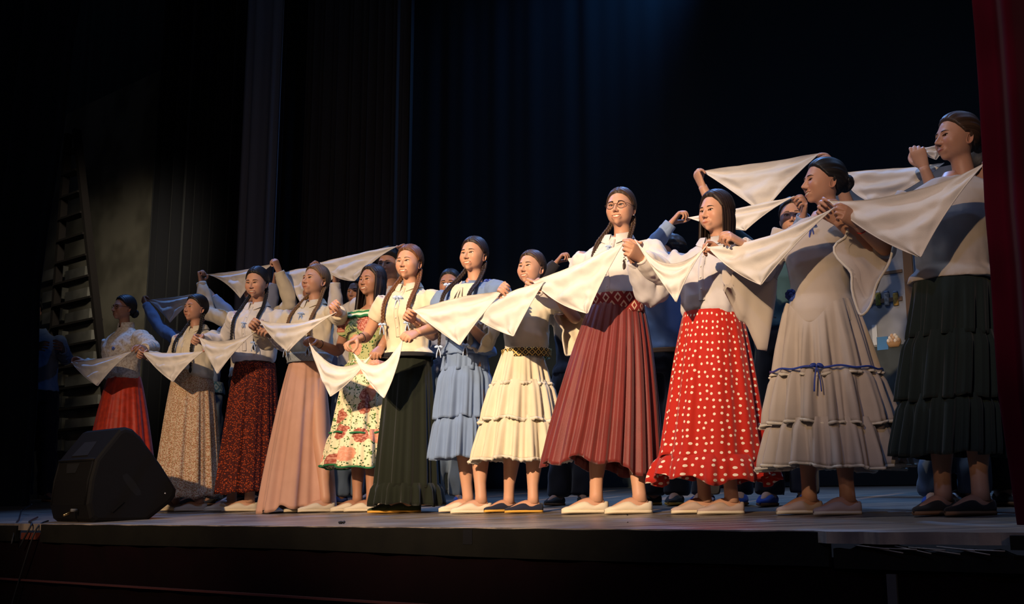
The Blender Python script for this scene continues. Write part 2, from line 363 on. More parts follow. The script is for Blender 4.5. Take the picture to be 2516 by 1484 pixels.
def ik(S, W, l1, l2, pole):
    d = W-S; L = np.linalg.norm(d); k = 1.0
    if L > (l1+l2)*.985: k = L/((l1+l2)*.985); l1, l2 = l1*k, l2*k
    a = (l1*l1-l2*l2+L*L)/(2*L); h = math.sqrt(max(0, l1*l1-a*a)); u = d/L; p = pole-u*np.dot(pole, u); return S+u*a+nrm(p)*h, k
# ------------------------------------------------------------------ people
def side_pt(px, py, s, base): return on_s(px, py, s)-base
LEGSP = dict()
def shoe(root, pos, yaw, S, mat, sole, name='shoe', nostrap=False):
    """slip-on canvas shoe: upper with a low throat, rope sole; toe towards -Y turned by yaw"""
    R = rot('z', yaw); mb = MB(); L = .245*S; n = 22; N = 20; t = np.linspace(0, 1, N)
    cen, U, V = [], [], []
    for q in t:
        y = .062-q*L/S; wd = .030+.014*math.sin(math.pi*min(1, q*1.05))*(1 if q < .8 else 1)
        if q < .08: wd *= .55+.45*math.sqrt(q/.08)
        if q > .80: wd *= math.sqrt(max(.03, 1-((q-.80)/.2)**2))
        top = .058 if q < .12 else (.058-.016*sm(q, .12, .34) if q < .34 else .042+.018*sm(q, .34, .50)); 
        if q > .50: top = .060-.030*sm(q, .50, .92)
        if q > .92: top = .030-.012*(q-.92)/.08
        cen.append((0, y, (top+.012)/2)); U.append((wd, 0, 0)); V.append((0, 0, (top-.012)/2+.004))
    cen, U, V = [np.array(a)*S@R.T+0 for a in (cen, U, V)]
    a = np.linspace(0, 2*math.pi, n, endpoint=False); sq = (1/np.maximum(np.abs(np.cos(a)), np.abs(np.sin(a))))**.28
    loft(mb, cen+pos, U, V, n, True, mod=np.broadcast_to(sq, (N, n)), patw=.05)
    o = mb.build(name, mat, root)
    mb = MB(); c2 = np.array(cen); c2[:, 2] = .010*S; loft(mb, c2+pos, U*1.06, np.tile([0, 0, .011*S], (N, 1)), n, True, mod=np.broadcast_to(sq, (N, n)))
    mb.build('sole', sole, o); return o
def skirt(parent, name, mat, c0, c1, z0, z1, r0, r1, ns, amp, seed=0, sharp=1.0, tiers=None, hemwave=.012, depth=.86, shape=.8, tmat=None, tmul=None, flare=.0, trim=None, hemtilt=0, drop=0):
    """gathered skirt from waist to hem; tiers = fractions where a new gathered flounce starts"""
    rg = np.random.RandomState(seed); n = 220
    ph = rg.rand(6)*6.28; a = np.linspace(0, 2*math.pi, n)  # last col duplicates first (pattern seam)
    def pleat(k, t):
        w = np.sin(k*a+ph[0]+.7*np.sin(2*a+ph[1])+.25*t)+.55*np.sin((2*k+1)*a+ph[2]+.5*t)+.35*np.sin((k//2+1)*a+ph[3])
        return np.tanh(w*sharp)
    def pl(k, t):
        p = pleat(k, t); e = sm(a, 2*math.pi-.35, 2*math.pi); return p*(1-e)+e*pleat_wrap(k, t)
    def pleat_wrap(k, t): return np.full(n, pleat(k, t)[0])
    edges = [0]+(tiers or [])+[1]; out = []
    for ti in range(len(edges)-1):
        ta, tb = edges[ti], edges[ti+1]; ov = .03 if ti < len(edges)-2 else 0
        N = max(8, int(44*(tb-ta+ov))); mb = MB(); rows = []; tt = np.linspace(ta, tb+ov, N)
        for i, t in enumerate(tt):
            loc = (t-ta)/(tb-ta); g = t**shape
            if ti > 0: am = amp*(.30+.9*min(1, loc*1.2))*(tb if ti else 1)**.5+.0; k = int(ns*(1+.32*ti))
            else: am = amp*(.12+.88*min(1, t/tb)**.8)*(1 if not tiers else .75); k = ns
            bulge = 0 if ti == 0 else .018*sm(loc, 0, .25)-.0
            r = np.outer(np.ones(n), 1)[:, 0]*(r0+(r1-r0)*g)+bulge-(.010*ti*0)+flare*sm(t, .8, 1)
            p = pl(k, t*1.5+ti*2.1); rr = r+am*p*(.5+.5*min(1, t*3+.2))
            c = c0+(c1-c0)*(t**1.1); z = z0+(z1-z0)*t
            last = (i >= N-1); zz = z+(hemwave*np.sin(3*a+ph[4])*.6+hemwave*pleat_wave(a, ph))*sm(loc, .75, 1)*(1 if ti else t)
            zz = zz+hemtilt*np.cos(a)*t
            if drop and ti == 0: zz = zz-drop*np.exp(-((np.mod(a+math.pi/2+math.pi*.18+math.pi, 2*math.pi)-math.pi)/.55)**2)*(1-t)**3
            rows.append(np.stack([c[0]+rr*np.cos(a), c[1]+rr*depth*np.sin(a), zz], -1))
        # fold the hem back inside so that the edge has body
        inner = rows[-1].copy(); inner[:, 0] = c[0]+(inner[:, 0]-c[0])*.975; inner[:, 1] = c[1]+(inner[:, 1]-c[1])*.975
        rows.append(inner+[0, 0, .001]); i2 = rows[N-3].copy(); i2[:, 0] = c[0]+(i2[:, 0]-c[0])*.975; i2[:, 1] = c[1]+(i2[:, 1]-c[1])*.975; rows.append(i2)
        V = np.array(rows); m = len(rows)
        pat = np.zeros_like(V); pat[..., 0] = a[None, :]*(r0*.35+r1*.65); pat[..., 1] = V[..., 2]; pat[..., 2] = ti*3.1*0
        mb.add(V.reshape(-1, 3), [list(q) for q in grid_faces(m, n)], (1, 1, 1), pat.reshape(-1, 3))
        if ti == 0: o = mb.build(name, mat, parent); out.append(o)
        else: out.append(mb.build('flounce', tmat or mat, out[0]))
        if trim and (ti < len(edges)-2 or trim.get('hem', True)):
            R_ = V[N-1]; tb_ = MB(); P = R_[:-1]+0; cc = np.array([c[0], c[1], 0]); 
            outw = P-cc; outw[:, 2] = 0; outw /= np.linalg.norm(outw, axis=1)[:, None]; h = trim['h']; jj = np.random.RandomState(3+ti).rand(len(P))*trim.get('jag', 0)
            q = [P+outw*.006+[0, 0, h*.5], P+outw*.012, P+outw*.006-np.stack([0*jj, 0*jj, h*.5+jj], 1), P-outw*.006, ]
            v = np.concatenate(q); f = [list(x) for x in grid_faces(4, len(P), True)]; nn_ = len(P); f += [[3*nn_+j, 3*nn_+(j+1) % nn_, (j+1) % nn_, j] for j in range(nn_)]
            tb_.add(v, f); tb_.build('hem_trim', trim['mat'], out[0])
    return out[0]
def pleat_wave(a, ph): return np.sin(9*a+ph[5])*.5
def hair_cap(root, Hm, hc, mat, style, hi, up=0.0, part=True, vol=1.0, cover=False, male=False):
    """scalp hair as a shell over the head with a hairline, a parting and combed grooves"""
    nth, nph = (64, 120) if hi else (36, 64)
    th = np.linspace(.01, 2.72, nth); ph = np.linspace(-math.pi, math.pi, nph, endpoint=False)
    D = dirs(th, ph); r = raycast(D.reshape(-1, 3), face=False, male=float(male)).reshape(nth, nph)
    el = math.pi/2-th[:, None]+0*ph[None]; aph = np.abs(ph)[None]+0*el
    xs = np.radians([0, 25, 50, 70, 84, 100, 112, 130, 180])
    ys = np.radians([41, 39, 29, 12, -2, 0, -24, -38, -46]) if not cover else np.radians([46, 43, 26, -5, -30, -42, -46, -48, -50])
    if male: ys = np.radians([36, 36, 32, 22, 4, 6, -14, -30, -38])
    hl = np.interp(aph, xs, ys)+up; m = sm(el-hl, -.02, .20)
    P0 = D*r[..., None]; x = P0[..., 0]; yy = P0[..., 1]; zz = P0[..., 2]
    T = (.010+.006*sm(yy, -.02, .08)+.005*sm(zz, .04, .10))*vol
    if style == 'long' or cover: T = T*1.35
    s = yy*1.0+.25*zz if part else np.arctan2(x, zz+.05)*.1
    groove = .0011*np.sin(s*430+3*np.sin(x*60))+.0008*np.sin(s*990+x*120+1.3)
    T = T+groove*(el > -.5)
    if part: T = T-.006*np.exp(-(x/.0028)**2)*sm(-yy+.055, 0, .03)*(zz > .02)
    if male: T = T+.003*vnoise(P0, 60)+.006
    rr = r-.006+(T+.006)*np.clip(m*1.3, 0, 1); V = (D*rr[..., None]).reshape(-1, 3)
    # the shell ends under the skin where the mask is zero: those faces are dropped
    keep = (m.reshape(-1) > .001); f = [list(q) for q in grid_faces(nth, nph, True, flip=True) if keep[q].any()]; f.append(list(range(nph)))
    used = sorted({k for q in f for k in q}); mp = {k: i for i, k in enumerate(used)}
    pat = np.stack([s, el*.1, x], -1).reshape(-1, 3)
    mb = MB(); mb.add(hc+V[used]@Hm.T, [[mp[k] for k in q] for q in f], (1, 1, 1), pat[used])
    return mb
def hair_curtain(mb, Hm, hc, L, a0=62, lo=.10, wid=1.0, fringe=0, nose=None, seed=0):
    """long loose hair falling from the sides and back of the head, a closed sheet with thickness"""
    nph, nz = 90, 44; ph = np.radians(np.linspace(a0, 360-a0, nph)); zt = .055
    t = np.linspace(0, 1, nz)[:, None]; rg = np.random.RandomState(seed)
    z = zt-(L+zt)*t; el = z/.09
    rx = .074+.016*sm(-z, -.06, .06)+.012*sm(-z, .08, .25)-.02*sm(-z, .25, .5); ry = .092+.010*sm(-z, -.05, .05)-.012*sm(-z, .06, .2)
    rx = np.where(z > .03, rx*np.sqrt(np.clip(1-((z-.03)/.085)**2, .1, 1)), rx); ry = np.where(z > .03, ry*np.sqrt(np.clip(1-((z-.03)/.095)**2, .1, 1)), ry)
    g = .0022*np.sin(ph*38+rg.rand()*6)+.0016*np.sin(ph*71+1)+.002*np.sin(ph*17+t*3)
    def sheet(off):
        X = (rx*wid+off+g)*np.sin(ph); Y = -(ry+off+g)*np.cos(ph)+.008-.012*sm(-z, .0, .2)
        Z = z+0*ph-.012*np.sin(ph*9+2)*t-.02*sm(np.cos(ph)+0*t, -.2, .8)*t
        return np.stack([X, Y, Z], -1)
    A = sheet(.010); B = sheet(-.006); V = np.concatenate([A.reshape(-1, 3), B.reshape(-1, 3)])
    f = [list(q) for q in grid_faces(nz, nph, flip=True)]+[list(q) for q in grid_faces(nz, nph, off=nz*nph)]; o = nz*nph
    for i in range(nz-1):
        for j in (0, nph-1): a, b = i*nph+j, (i+1)*nph+j; q = [a, b, b+o, a+o]; f.append(q if j == 0 else q[::-1])
    for j in range(nph-1):
        for i in (0, nz-1): a, b = i*nph+j, i*nph+j+1; q = [a, a+o, b+o, b]; f.append(q if i == 0 else q[::-1])
    pat = np.tile(np.stack([np.broadcast_to(ph*.09, (nz, nph)), np.broadcast_to(t*.3, (nz, nph)), np.zeros((nz, nph))], -1).reshape(-1, 3), (2, 1))
    mb.add(hc+V@Hm.T, f, (1, 1, 1), pat)
def braid(root, pts, mat, r=.0095, tail=.05, ribbon=None, loose=1.0):
    P = spline(pts, 70); L = np.sum(np.linalg.norm(np.diff(P, axis=0), axis=1)); T, U, V = frames(P, (0, 1, 0)); mb = MB()
    t = np.linspace(0, 1, 70); per = .060; k = 2*math.pi*L/per; taper = 1-.42*t; n = 60
    for j in range(3):
        a = k*t+2*math.pi*j/3; a = a*.5*2
        off = U*(np.sin(a)*r*1.0*taper)[:, None]+V*(np.sin(2*a)*r*.55*taper)[:, None]
        Q = P+off; rr = r*.80*taper; Q = resample(Q[:64], 80)
        rr = np.interp(np.linspace(0, 1, 80), t/t[63], rr)
        tube(mb, Q, rr, 8, flat=.9)
    end = P[63]; d = nrm(P[66]-P[60]); tl = [end+d*x for x in np.linspace(0, tail, 8)]
    tube(mb, tl, np.array([.006, .008, .010, .011, .011, .010, .007, .002])*1.0, 8)
    m = mb.v; mb.p = [np.stack([vv[:, 0]*2, vv[:, 2], vv[:, 1]], -1) for vv in m]
    o = mb.build('braid', mat, root)
    if ribbon is not None:
        bow(o, end, ribbon, .028, tails=.06)
    return o
def bow(parent, c, mat, s=.03, tails=.05, name='ribbon_bow'):
    mb = MB(); c = np.asarray(c, float)
    for sg in (-1, 1):
        ellipsoid(mb, c+[sg*s*.45, -.012, .004], (s*.45, .005, s*.26), 8, 12, R=rot('y', sg*.35)); P = [c+[0, -.012, 0], c+[sg*s*.35, -.016, -tails*.5], c+[sg*s*.45, -.014, -tails]]
        tube(mb, spline(P, 10), .0050, 6, flat=.6)
    ellipsoid(mb, c+[0, -.016, 0], (.006, .006, .006), 6, 8); return mb.build(name, mat, parent)
def glasses(root, Hm, hc, h):
    e = h['eye']; mb = MB(); ln = MB()
    yq = e[1]-.011
    for sg in (-1, 1):
        a = np.linspace(0, 2*math.pi, 33); P = np.stack([sg*.0335+.0245*np.cos(a)*(1), yq+.004*np.abs((.0335+.0245*np.cos(a)*sg*1)/.05)**2, e[2]-.002+.0205*np.sin(a)], -1)
        tube(mb, hc+P@Hm.T, .0011, 6)
        disk = np.concatenate([P[:-1], [[sg*.0335, yq+.001, e[2]-.002]]]); ln.add(hc+disk@Hm.T, [[i, (i+1) % 32, 32] for i in range(32)])
        Q = np.array([(sg*.058, yq+.004, e[2]+.004), (sg*.072, yq+.02, e[2]+.005), (sg*.078, -.02, e[2]+.003), (sg*.079, .015, e[2]+.004), (sg*.077, .035, e[2]-.012)])
        tube(mb, hc+resample(Q, 14)@Hm.T, .0012, 6)
    Q = np.array([(-.010, yq, e[2]+.002), (0, yq-.003, e[2]+.006), (.010, yq, e[2]+.002)]); tube(mb, hc+resample(Q, 8)@Hm.T, .0011, 6)
    g = mb.build('glasses', FRAME, root); ln.build('lens', LENS, g)
REPORT = []
def person(sp):
    s = sp.get('s', 0.); hi = sp.get('hi', True); xf = sp['x']; P0 = on_s(xf, 1250, s); Y = P0[1]; X = P0[0]; zf = zfloor(X, Y)
    base = np.array([X, Y, zf]); top = at(sp['xh'], sp['top'], Y); H = top[2]-zf-.010; S = H/1.62; g = sp.get('girth', 1.0)
    root = empty('person', base); tag(root, sp['label'], 'person', sp.get('group'))
    ya = -math.radians(sp.get('byaw', 30)); RB = rot('z', ya); dxh = top[0]-X
    HS = sp.get('hs', .97)*(S**.5); male = sp.get('male', False)
    def B(p, lean=True):   # body-local (person 1.62 m tall) -> root space
        p = np.asarray(p, float)*S; q = p@RB.T
        if lean: q = q+np.multiply.outer(np.clip(p[..., 2]/H, 0, 1.1), np.array([dxh*.8, 0, 0]))
        return q
    hy = -math.radians(sp.get('hyaw', 30)); Rh = rot('z', hy)@rot('y', math.radians(sp.get('roll', 0)))@rot('x', math.radians(sp.get('pitch', 0)))
    Hm = (Rh*HS)@np.diag([.945, .965, 1.0]); hc = np.array([dxh, 0, H-.107*HS])+np.array([math.sin(hy), -math.cos(hy), 0])*.0
    sk = SKIN[sp.get('skin', 'mid')]; bd = MB()
    st = sp.get('face', 'open'); h = base_head(st, hi)
    bd.add(hc+h['P']@Hm.T, h['f'], h['col'])
    if sp.get('ears', True):
        for sd in (-1, 1):
            e_ = MB(); ear(e_, sd); bd.add(hc+e_.verts()@Hm.T, e_.f, e_.c[0])
    # trunk (under the clothes) joining neck, arms and legs
    tr = [(.50, .105, .08, .01), (.56, .115, .085, .01), (.62, .105, .080, .005), (.70, .130, .10, -.005), (.75, .135, .10, -.005), (.79, .140, .080, .005), (.815, .105, .065, .012), (.835, .050, .048, .022), (.85, .036, .034, .024)]
    loft(bd, [B((0, c, z*1.62)) for z, a, b, c in tr], [B((a*g*.92, 0, 0), 0) for z, a, b, c in tr], [B((0, b*g*.92, 0), 0) for z, a, b, c in tr], 24)
    # arms
    shl = sp.get('shw', .158)*g; arms = {}; off = sp.get('off', .30)
    for side, sx in (('R', -1), ('L', 1)):
        a = sp.get(side)
        if a is None: a = dict(rest=True)
        Sh = B((sx*shl, .005, 1.295)); l1, l2 = .275*S, .235*S
        pole = B(a.get('pole', (sx*.45, .25, -1.)), 0)
        if a.get('rest'):
            W = B((sx*.22, -.03, .80)); E, k = ik(Sh, W, l1, l2, B((sx*.2, 1, 0), 0)); zd = nrm(W-E); pn = nrm(B((-sx, 0, 0), 0)); hd = HANDS['open']; tgt = None
        else:
            tgt = on_s(a['p'][0], a['p'][1], s-a.get('off', off))-base; hd = HANDS[a.get('h', 'pinch')]
            W = tgt.copy(); pn0 = B(a.get('palm', (-sx*.8, .25, -.5)), 0); pn0 = pn0/np.linalg.norm(pn0)
            for it_ in range(24):
                E, k = ik(Sh, W, l1, l2, pole); fd = nrm(W-E); bend = B(a.get('dir', (0, 0, 0)), 0)
                zd = nrm(fd+bend/S*a.get('bw', 1)); pn = nrm(pn0-zd*np.dot(pn0, zd)); xd = np.cross(zd, -pn)*1.0
                yd = -pn; xd = np.cross(yd, zd)   # right-handed
                gx = hd['g'].copy(); gx[0] *= 1; thumb = 1 if side == 'L' else -1
                R = np.stack([xd*thumb_sign(side), yd, zd], 1); W = W*.5+(tgt-R@(gx*S*.98))*.5
            E, k = ik(Sh, W, l1, l2, pole); fd = nrm(W-E)
            if k > 1.04: REPORT.append((sp['key'], side, round(k, 2)))
        yd = -pn; xd = np.cross(yd, zd); R = np.stack([xd*thumb_sign(side), yd, zd], 1)
        v = W+(hd['v']*S*.98)@R.T; det = np.linalg.det(R); f = hd['f'] if det > 0 else [q[::-1] for q in hd['f']]
        if a.get('show', True) and not (a.get('rest') and not sp.get('resthands', False)): bd.add(v, f, hd['col'])
        path = smooth(resample([Sh, (Sh+E)/2, E, (E+W)/2, W+zd*.004], 26), 2); tt = np.linspace(0, 1, 26)
        rad = np.interp(tt, [0, .15, .45, .55, .68, 1], [.050, .045, .037, .037, .036, .0245])*S*(1 if male else .95)
        tube(bd, path, rad, 16); arms[side] = dict(S=Sh, E=E, W=W, path=path, zd=zd, a=a, R=R)
    # legs and feet
    feet = sp.get('feet', [(-.085, .0, -18), (.085, 0, 14)]); fpos = []
    for i, (fx, fy, fyaw) in enumerate(feet):
        sx = -1 if i == 0 else 1; hip = B((sx*.062, .01, .86)); 
        if sp.get('shoepx'):
            q = sp['shoepx'][i]; pp = on_floor(q[0], q[1]); 
            dd = on_s(q[0], 1250, s+q[3] if len(q) > 3 else s); ank = np.array([dd[0], dd[1], zfloor(dd[0], dd[1])])-base; fya = -math.radians(q[2])
        else: ank = B((fx, fy, 0), 0); ank[2] = zfloor(base[0]+ank[0], base[1]+ank[1])-zf; fya = ya+math.radians(fyaw)
        fd = np.array([math.sin(fya), -math.cos(fya), 0.]); lift = np.array([0, 0, ank[2]])
        A = ank+np.array([0, 0, .085*S]); K = (hip+A)/2+fd*.015*S+[0, 0, .0]
        pts = resample([hip, K, A, A-[0, 0, .03*S]], 22); tt = np.linspace(0, 1, 22)
        rad = np.interp(tt, [0, .3, .5, .66, .86, .93, 1], [.056, .056, .050, .054, .034, .032, .036])*S*(1.08 if male else 1)
        bk = np.interp(tt, [.5, .66, .85], [0, .012, 0])*S; tube(bd, pts-np.outer(bk, fd), rad, 16)
        ft = [A-[0, 0, .045*S]-fd*.035*S, A-[0, 0, .045*S], A-[0, 0, .040*S]+fd*.045*S, A-[0, 0, .055*S]+fd*.10*S, A-[0, 0, .066*S]+fd*.135*S]
        tube(bd, resample(ft, 12), np.interp(np.linspace(0, 1, 12), [0, .3, .6, 1], [.028, .034, .030, .016])*S, 14)
        if sp.get('shoe'): shoe(root, ank+np.array([0, 0, .0])+fd*0, fya, S*.95, sp['shoe'][0], sp['shoe'][1])
        fpos.append(ank)
    body = bd.build('body', sk, root)
    # eyes, brows, teeth
    if sp.get('facedetail', True):
        e = h['eye']
        for sx in (-1, 1):
            th = np.linspace(0.001, math.pi-.001, 18); ph = np.linspace(0, 2*math.pi, 20, endpoint=False)
            v = np.stack([np.sin(th)[:, None]*np.cos(ph), -np.broadcast_to(np.cos(th)[:, None], (18, 20)), np.sin(th)[:, None]*np.sin(ph)], -1).reshape(-1, 3)
            gz = sp.get('gaze', (0, 0)); c = np.array([sx*abs(e[0]), e[1]+.0125+.0022, e[2]]); ang = np.degrees(np.arccos(np.clip(-v[:, 1], -1, 1)))
            colr = np.where((ang < 14)[:, None], [[.01, .008, .008]], np.where((ang < 31)[:, None], [[.07, .035, .018]], [[.68, .64, .60]]))
            vv = v@(rot('z', math.radians(gz[0]))@rot('x', math.radians(gz[1]))).T*.0125
            m_ = MB(); m_.add(hc+(vv+c)@Hm.T, [list(q) for q in grid_faces(18, 20, True)], colr); m_.build('eye', EYE, root)
            # brow: a tapering tuft following the ridge; lashes: the dark upper lid line
            xs = np.linspace(.013, .052, 12); zz = .0110+.0035*np.sin((xs-.013)/.039*2.4)-(.004)*((xs-.013)/.039)**2
            sp_ = h['surf'](np.stack([sx*xs, np.full(12, -.085)+.35*np.clip(xs-.03, 0, 1), zz], -1)*1.0)
            m_ = MB(); tube(m_, hc+(sp_*1.003)@Hm.T, np.array([.0018, .0028, .0032, .0032, .0031, .0030, .0028, .0025, .0021, .0017, .0011, .0006])*HS*(.8 if sp.get('fair') else 1), 7); m_.build('eyebrow', BROW if not sp.get('fair') else HAIR['brown'], root)
            xs = np.linspace(-.0150, .0155, 12); u = xs/.015; hh = (.0052-.0012*h['smile'])*np.clip(1-u*u, 0, 1)**.7
            sp_ = h['surf'](np.stack([sx*(abs(e[0])+xs), np.full(12, e[1])+.25*np.clip(xs, 0, 1), e[2]+.0015*u+hh+.0002], -1)); m_ = MB(); tube(m_, hc+(sp_*1.004)@Hm.T, np.array([.0004]+[.00095]*9+[.0009, .0005])*HS, 6); m_.build('eyelashes', LASH, root)
        if st == 'open':
            xs = np.linspace(-.027, .027, 17); m_ = MB(); sfc = h['surf'](np.stack([xs, np.full(17, -.09), h['zm']+.0015+.0062*(xs/.0285)**2], -1)); rows = []
            for k, dz in enumerate((.0070, .003, -.0015, -.0055)): q = sfc.copy(); q[:, 1] += .0028+.0012*(np.abs(xs)/.027)**2; q[:, 2] += dz; rows.append(q)
            m_.add(hc+np.concatenate(rows)@Hm.T, [list(q) for q in grid_faces(4, 17)]); m_.build('teeth', TEETH, root)
    # hair
    hr = sp.get('hair', {}); hm = HAIR[hr.get('c', 'dark')]; hs_ = hr.get('t', 'cap')
    mb = hair_cap(root, Hm, hc, hm, hs_, hi, part=hr.get('part', True), vol=hr.get('vol', 1), cover=hr.get('cover', False), male=male)
    if hs_ == 'long': hair_curtain(mb, Hm, hc, hr['L'], hr.get('a0', 62), wid=hr.get('wid', 1))
    if hs_ == 'bun':
        bc = hc+np.array([hr.get('bx', 0), .112, hr.get('bz', -.01)])@Hm.T; rb = hr.get('br', .036)
        for k in range(7):
            a = np.linspace(0, 2*math.pi, 26)+k*.9; tl = k*.45; rr = rb*(.62+.05*(k % 3))
            q = np.stack([rr*np.cos(a), rr*.55*np.sin(tl+a*2)*.5+.006*np.sin(3*a), rr*np.sin(a)], -1)@rot('x', k*.5).T@rot('z', k*.8).T
            tube(mb, bc+q@Hm.T, rb*.36, 7)
        ellipsoid(mb, bc, (rb*.85,)*3)
    if hs_ == 'tail': tube(mb, hc+spline([(0, .10, -.03), (0, .125, -.06), (0, .12, -.13), (0, .10, -.20)], 16)@Hm.T, np.interp(np.linspace(0, 1, 16), [0, .3, 1], [.018, .024, .006]), 10)
    mb.build('hair', hm, root)
    if hs_ == 'braids':
        for sx in (-1, 1):
            bl = hr.get('len', .35); fwd = hr.get('fwd', -.150)
            pts = [hc+np.array([sx*.060, .045, -.040])@Hm.T, hc+np.array([sx*.070, .020, -.095])@Hm.T, B((sx*hr.get('bx', .085), -.055, 1.335)), B((sx*(hr.get('bx', .085)+.004), fwd*.78, 1.27)), B((sx*hr.get('bx', .085), fwd, 1.21)), B((sx*hr.get('bx', .085)*1.02, fwd-.003, 1.335-bl))]
            braid(root, pts, hm, hr.get('r', .0090), ribbon=hr.get('rib'))
    if sp.get('glasses'): glasses(root, Hm, hc, h)
    if sp.get('earring'):
        for sx in (-1, 1): m_ = MB(); ellipsoid(m_, hc+np.array([sx*.078, .008, -.046])@Hm.T, (.004,)*3, 6, 8); m_.build('earring', SILVER, root)
    # top garment: trunk and sleeves fused
    tp = sp['topw']; mb = MB(); zc = tp.get('neck', .840); zl = tp.get('low', .60); lo = tp.get('loose', .012)
    R_ = [(.60, .128, .096, .002), (.64, .130, .100, -.002), (.68, .140, .106, -.008), (.72, .152, .122, -.018), (.75, .156, .118, -.014), (.78, .160, .100, -.004), (.80, .156, .084, .004), (.815, .122, .072, .010), (.832, .074, .060, .018), (.845, .060, .056, .020)]
    if male: R_ = [(z, a*1.12, b if z > .76 else .105, c) for z, a, b, c in R_]; R_[0:4] = [(.60, .150, .110, 0), (.64, .152, .112, 0), (.68, .156, .114, 0), (.72, .165, .116, -.005)]
    if tp.get('blouson'): R_[0] = (.60, .134, .104, -.002); R_[1] = (.62, .146, .116, -.006); R_[2] = (.67, .146, .114, -.010)
    if zl < .6: R_ = [(zl, .165, .128, .0), ((zl+.6)/2, .158, .120, 0)]+R_[0:] 
    if zl > .6: R_ = [(zl,)+tuple(np.interp(zl, [r[0] for r in R_], [r[k] for r in R_]) for k in (1, 2, 3))]+[r for r in R_ if r[0] > zl+.005]
    nk = [r for r in R_ if r[0] < zc-.002]+[(zc,)+tuple(np.interp(zc, [r[0] for r in R_], [r[k] for r in R_]) for k in (1, 2, 3))]
    loft(mb, [B((0, c, z*1.62)) for z, a, b, c in nk], [B((a*g+lo*.7, 0, 0), 0) for z, a, b, c in nk], [B((0, b*g+lo*.7, 0), 0) for z, a, b, c in nk], 30)
    slv = tp.get('sleeve', 'long')
    for side in ('R', 'L'):
        p = arms[side]['path']; sv = slv if isinstance(slv, str) else slv[side]
        e_ = {'long': 1.0, 'short': .30, 'elbow': .52, 'three': .78, 'cap': .16, 'puff': .30, 'none': 0}[sv]
        if e_ == 0: continue
        q = resample(p[:max(4, int(round(26*e_)))], 16); t = np.linspace(0, 1, 16)
        if sv == 'long': rr = np.interp(t, [0, .2, .5, .8, .94, 1], [.060, .058, .054, .050, .040, .033])*tp.get('full', 1); rr[-1] = .033; rr[0] = .060
        elif sv == 'short': rr = np.interp(t, [0, .5, 1], [.062, .064, .060])
        elif sv == 'puff': rr = np.interp(t, [0, .5, .9, 1], [.062, .085, .075, .055])
        elif sv == 'cap': rr = np.interp(t, [0, 1], [.062, .062])
        elif sv == 'elbow': rr = np.interp(t, [0, .4, 1], [.060, .054, .052])
        else: rr = np.interp(t, [0, .4, .8, 1], [.060, .054, .050, .047])
        rr = rr*S; T_, U_, V_ = frames(q); loft(mb, q, U_*rr[:, None], V_*rr[:, None], 18)
    v, f, n = voxel(mb, .0085 if sp in FR else .012)
    W1 = vnoise(v*[1, 1, .45], 24)*.0075+vnoise(v@rot('y', .6).T*[1, 1, .3]+7, 44)*.0045
    wr = tp.get('wrinkle', 1.0); v = v+n*(W1*wr)[:, None]
    # folds that run along the sleeves' bends
    tb = MB(); lv = (v-base*0)@RB/S; pat = np.stack([np.arctan2(lv[:, 0], -lv[:, 1])*.16+lv[:, 0]*0, lv[:, 2], 0*lv[:, 2]], -1)
    tb.add(v, f, (1, 1, 1), pat); topo = tb.build(tp.get('name', 'blouse'), tp['mat'], root)
    if tp.get('collar', True):
        z0 = zc*1.62; cmb = MB(); n_ = 40; a = np.linspace(-math.pi*.94, math.pi*.94, n_)+math.pi/2
        hgt = tp.get('ch', .034); style = tp.get('cstyle', 'fold'); rows = []
        for (ro, dz) in (((0, -.008), (.000, hgt*.6), (.003, hgt), (.010, hgt*.9), (.024, hgt*.25), (.030, -.004)) if style == 'fold' else ((.004, -.012), (.003, hgt*.5), (.001, hgt), (-.003, hgt), (-.005, hgt*.5))):
            pts = []
            for aa in a:
                front = max(0, -math.sin(aa)); r1 = .058*g+ro*(1+.8*front**4); pts.append(B((r1*math.cos(aa), .020+(.052+ro)*math.sin(aa)-.012*front, z0+dz-.020*front*(1 if style == 'fold' else .4)-(.020*front**6 if ro > .02 else 0))))
            rows.append(pts)
        cmb.add(np.array(rows).reshape(-1, 3), [list(q) for q in grid_faces(len(rows), n_)]); cmb.build('collar', tp.get('cmat', tp['mat']), topo)
    if tp.get('placket'):
        pm = MB(); zs = np.linspace(.64, zc-.01, 12)*1.62; yy = -np.interp(zs/1.62, [r[0] for r in R_], [r[2]-r[3] for r in R_])*g-lo*.7-.004
        rows = [[B((x, y_+.001*abs(x)*0, z_)) for y_, z_ in zip(yy, zs)] for x in (-.014, -.0138, .0138, .014)]
        rows = np.array(rows); rows[0] += B((0, .010, 0), 0); rows[3] += B((0, .010, 0), 0); pm.add(rows.reshape(-1, 3), [list(q) for q in grid_faces(4, 12)]); pl_ = pm.build('placket', tp['mat'], topo)
        for k in range(2, 11, 2): bm_ = MB(); ellipsoid(bm_, B((0, yy[k]-.002, zs[k])), (.005*S,)*3, 6, 8); bm_.build('button', PEARL, topo)
    # cuffs
    for side in ('R', 'L'):
        sv = slv if isinstance(slv, str) else slv[side]; ar = arms[side]
        if sv == 'long' and tp.get('cuff', True):
            c = ar['path'][-1]; d = ar['zd']; cm = MB(); q = np.array([c-d*.050*S, c-d*.045*S, c-d*.005*S, c+d*.004*S, c+d*.003*S, c-d*.02*S]); T_, U_, V_ = frames(q); u0 = U_[0]; v0 = V_[0]
            rr = np.array([.031, .037, .0365, .035, .030, .030])*S; loft(cm, q, u0[None]*rr[:, None], v0[None]*rr[:, None], 20, False); cm.build('cuff', tp['mat'], topo)
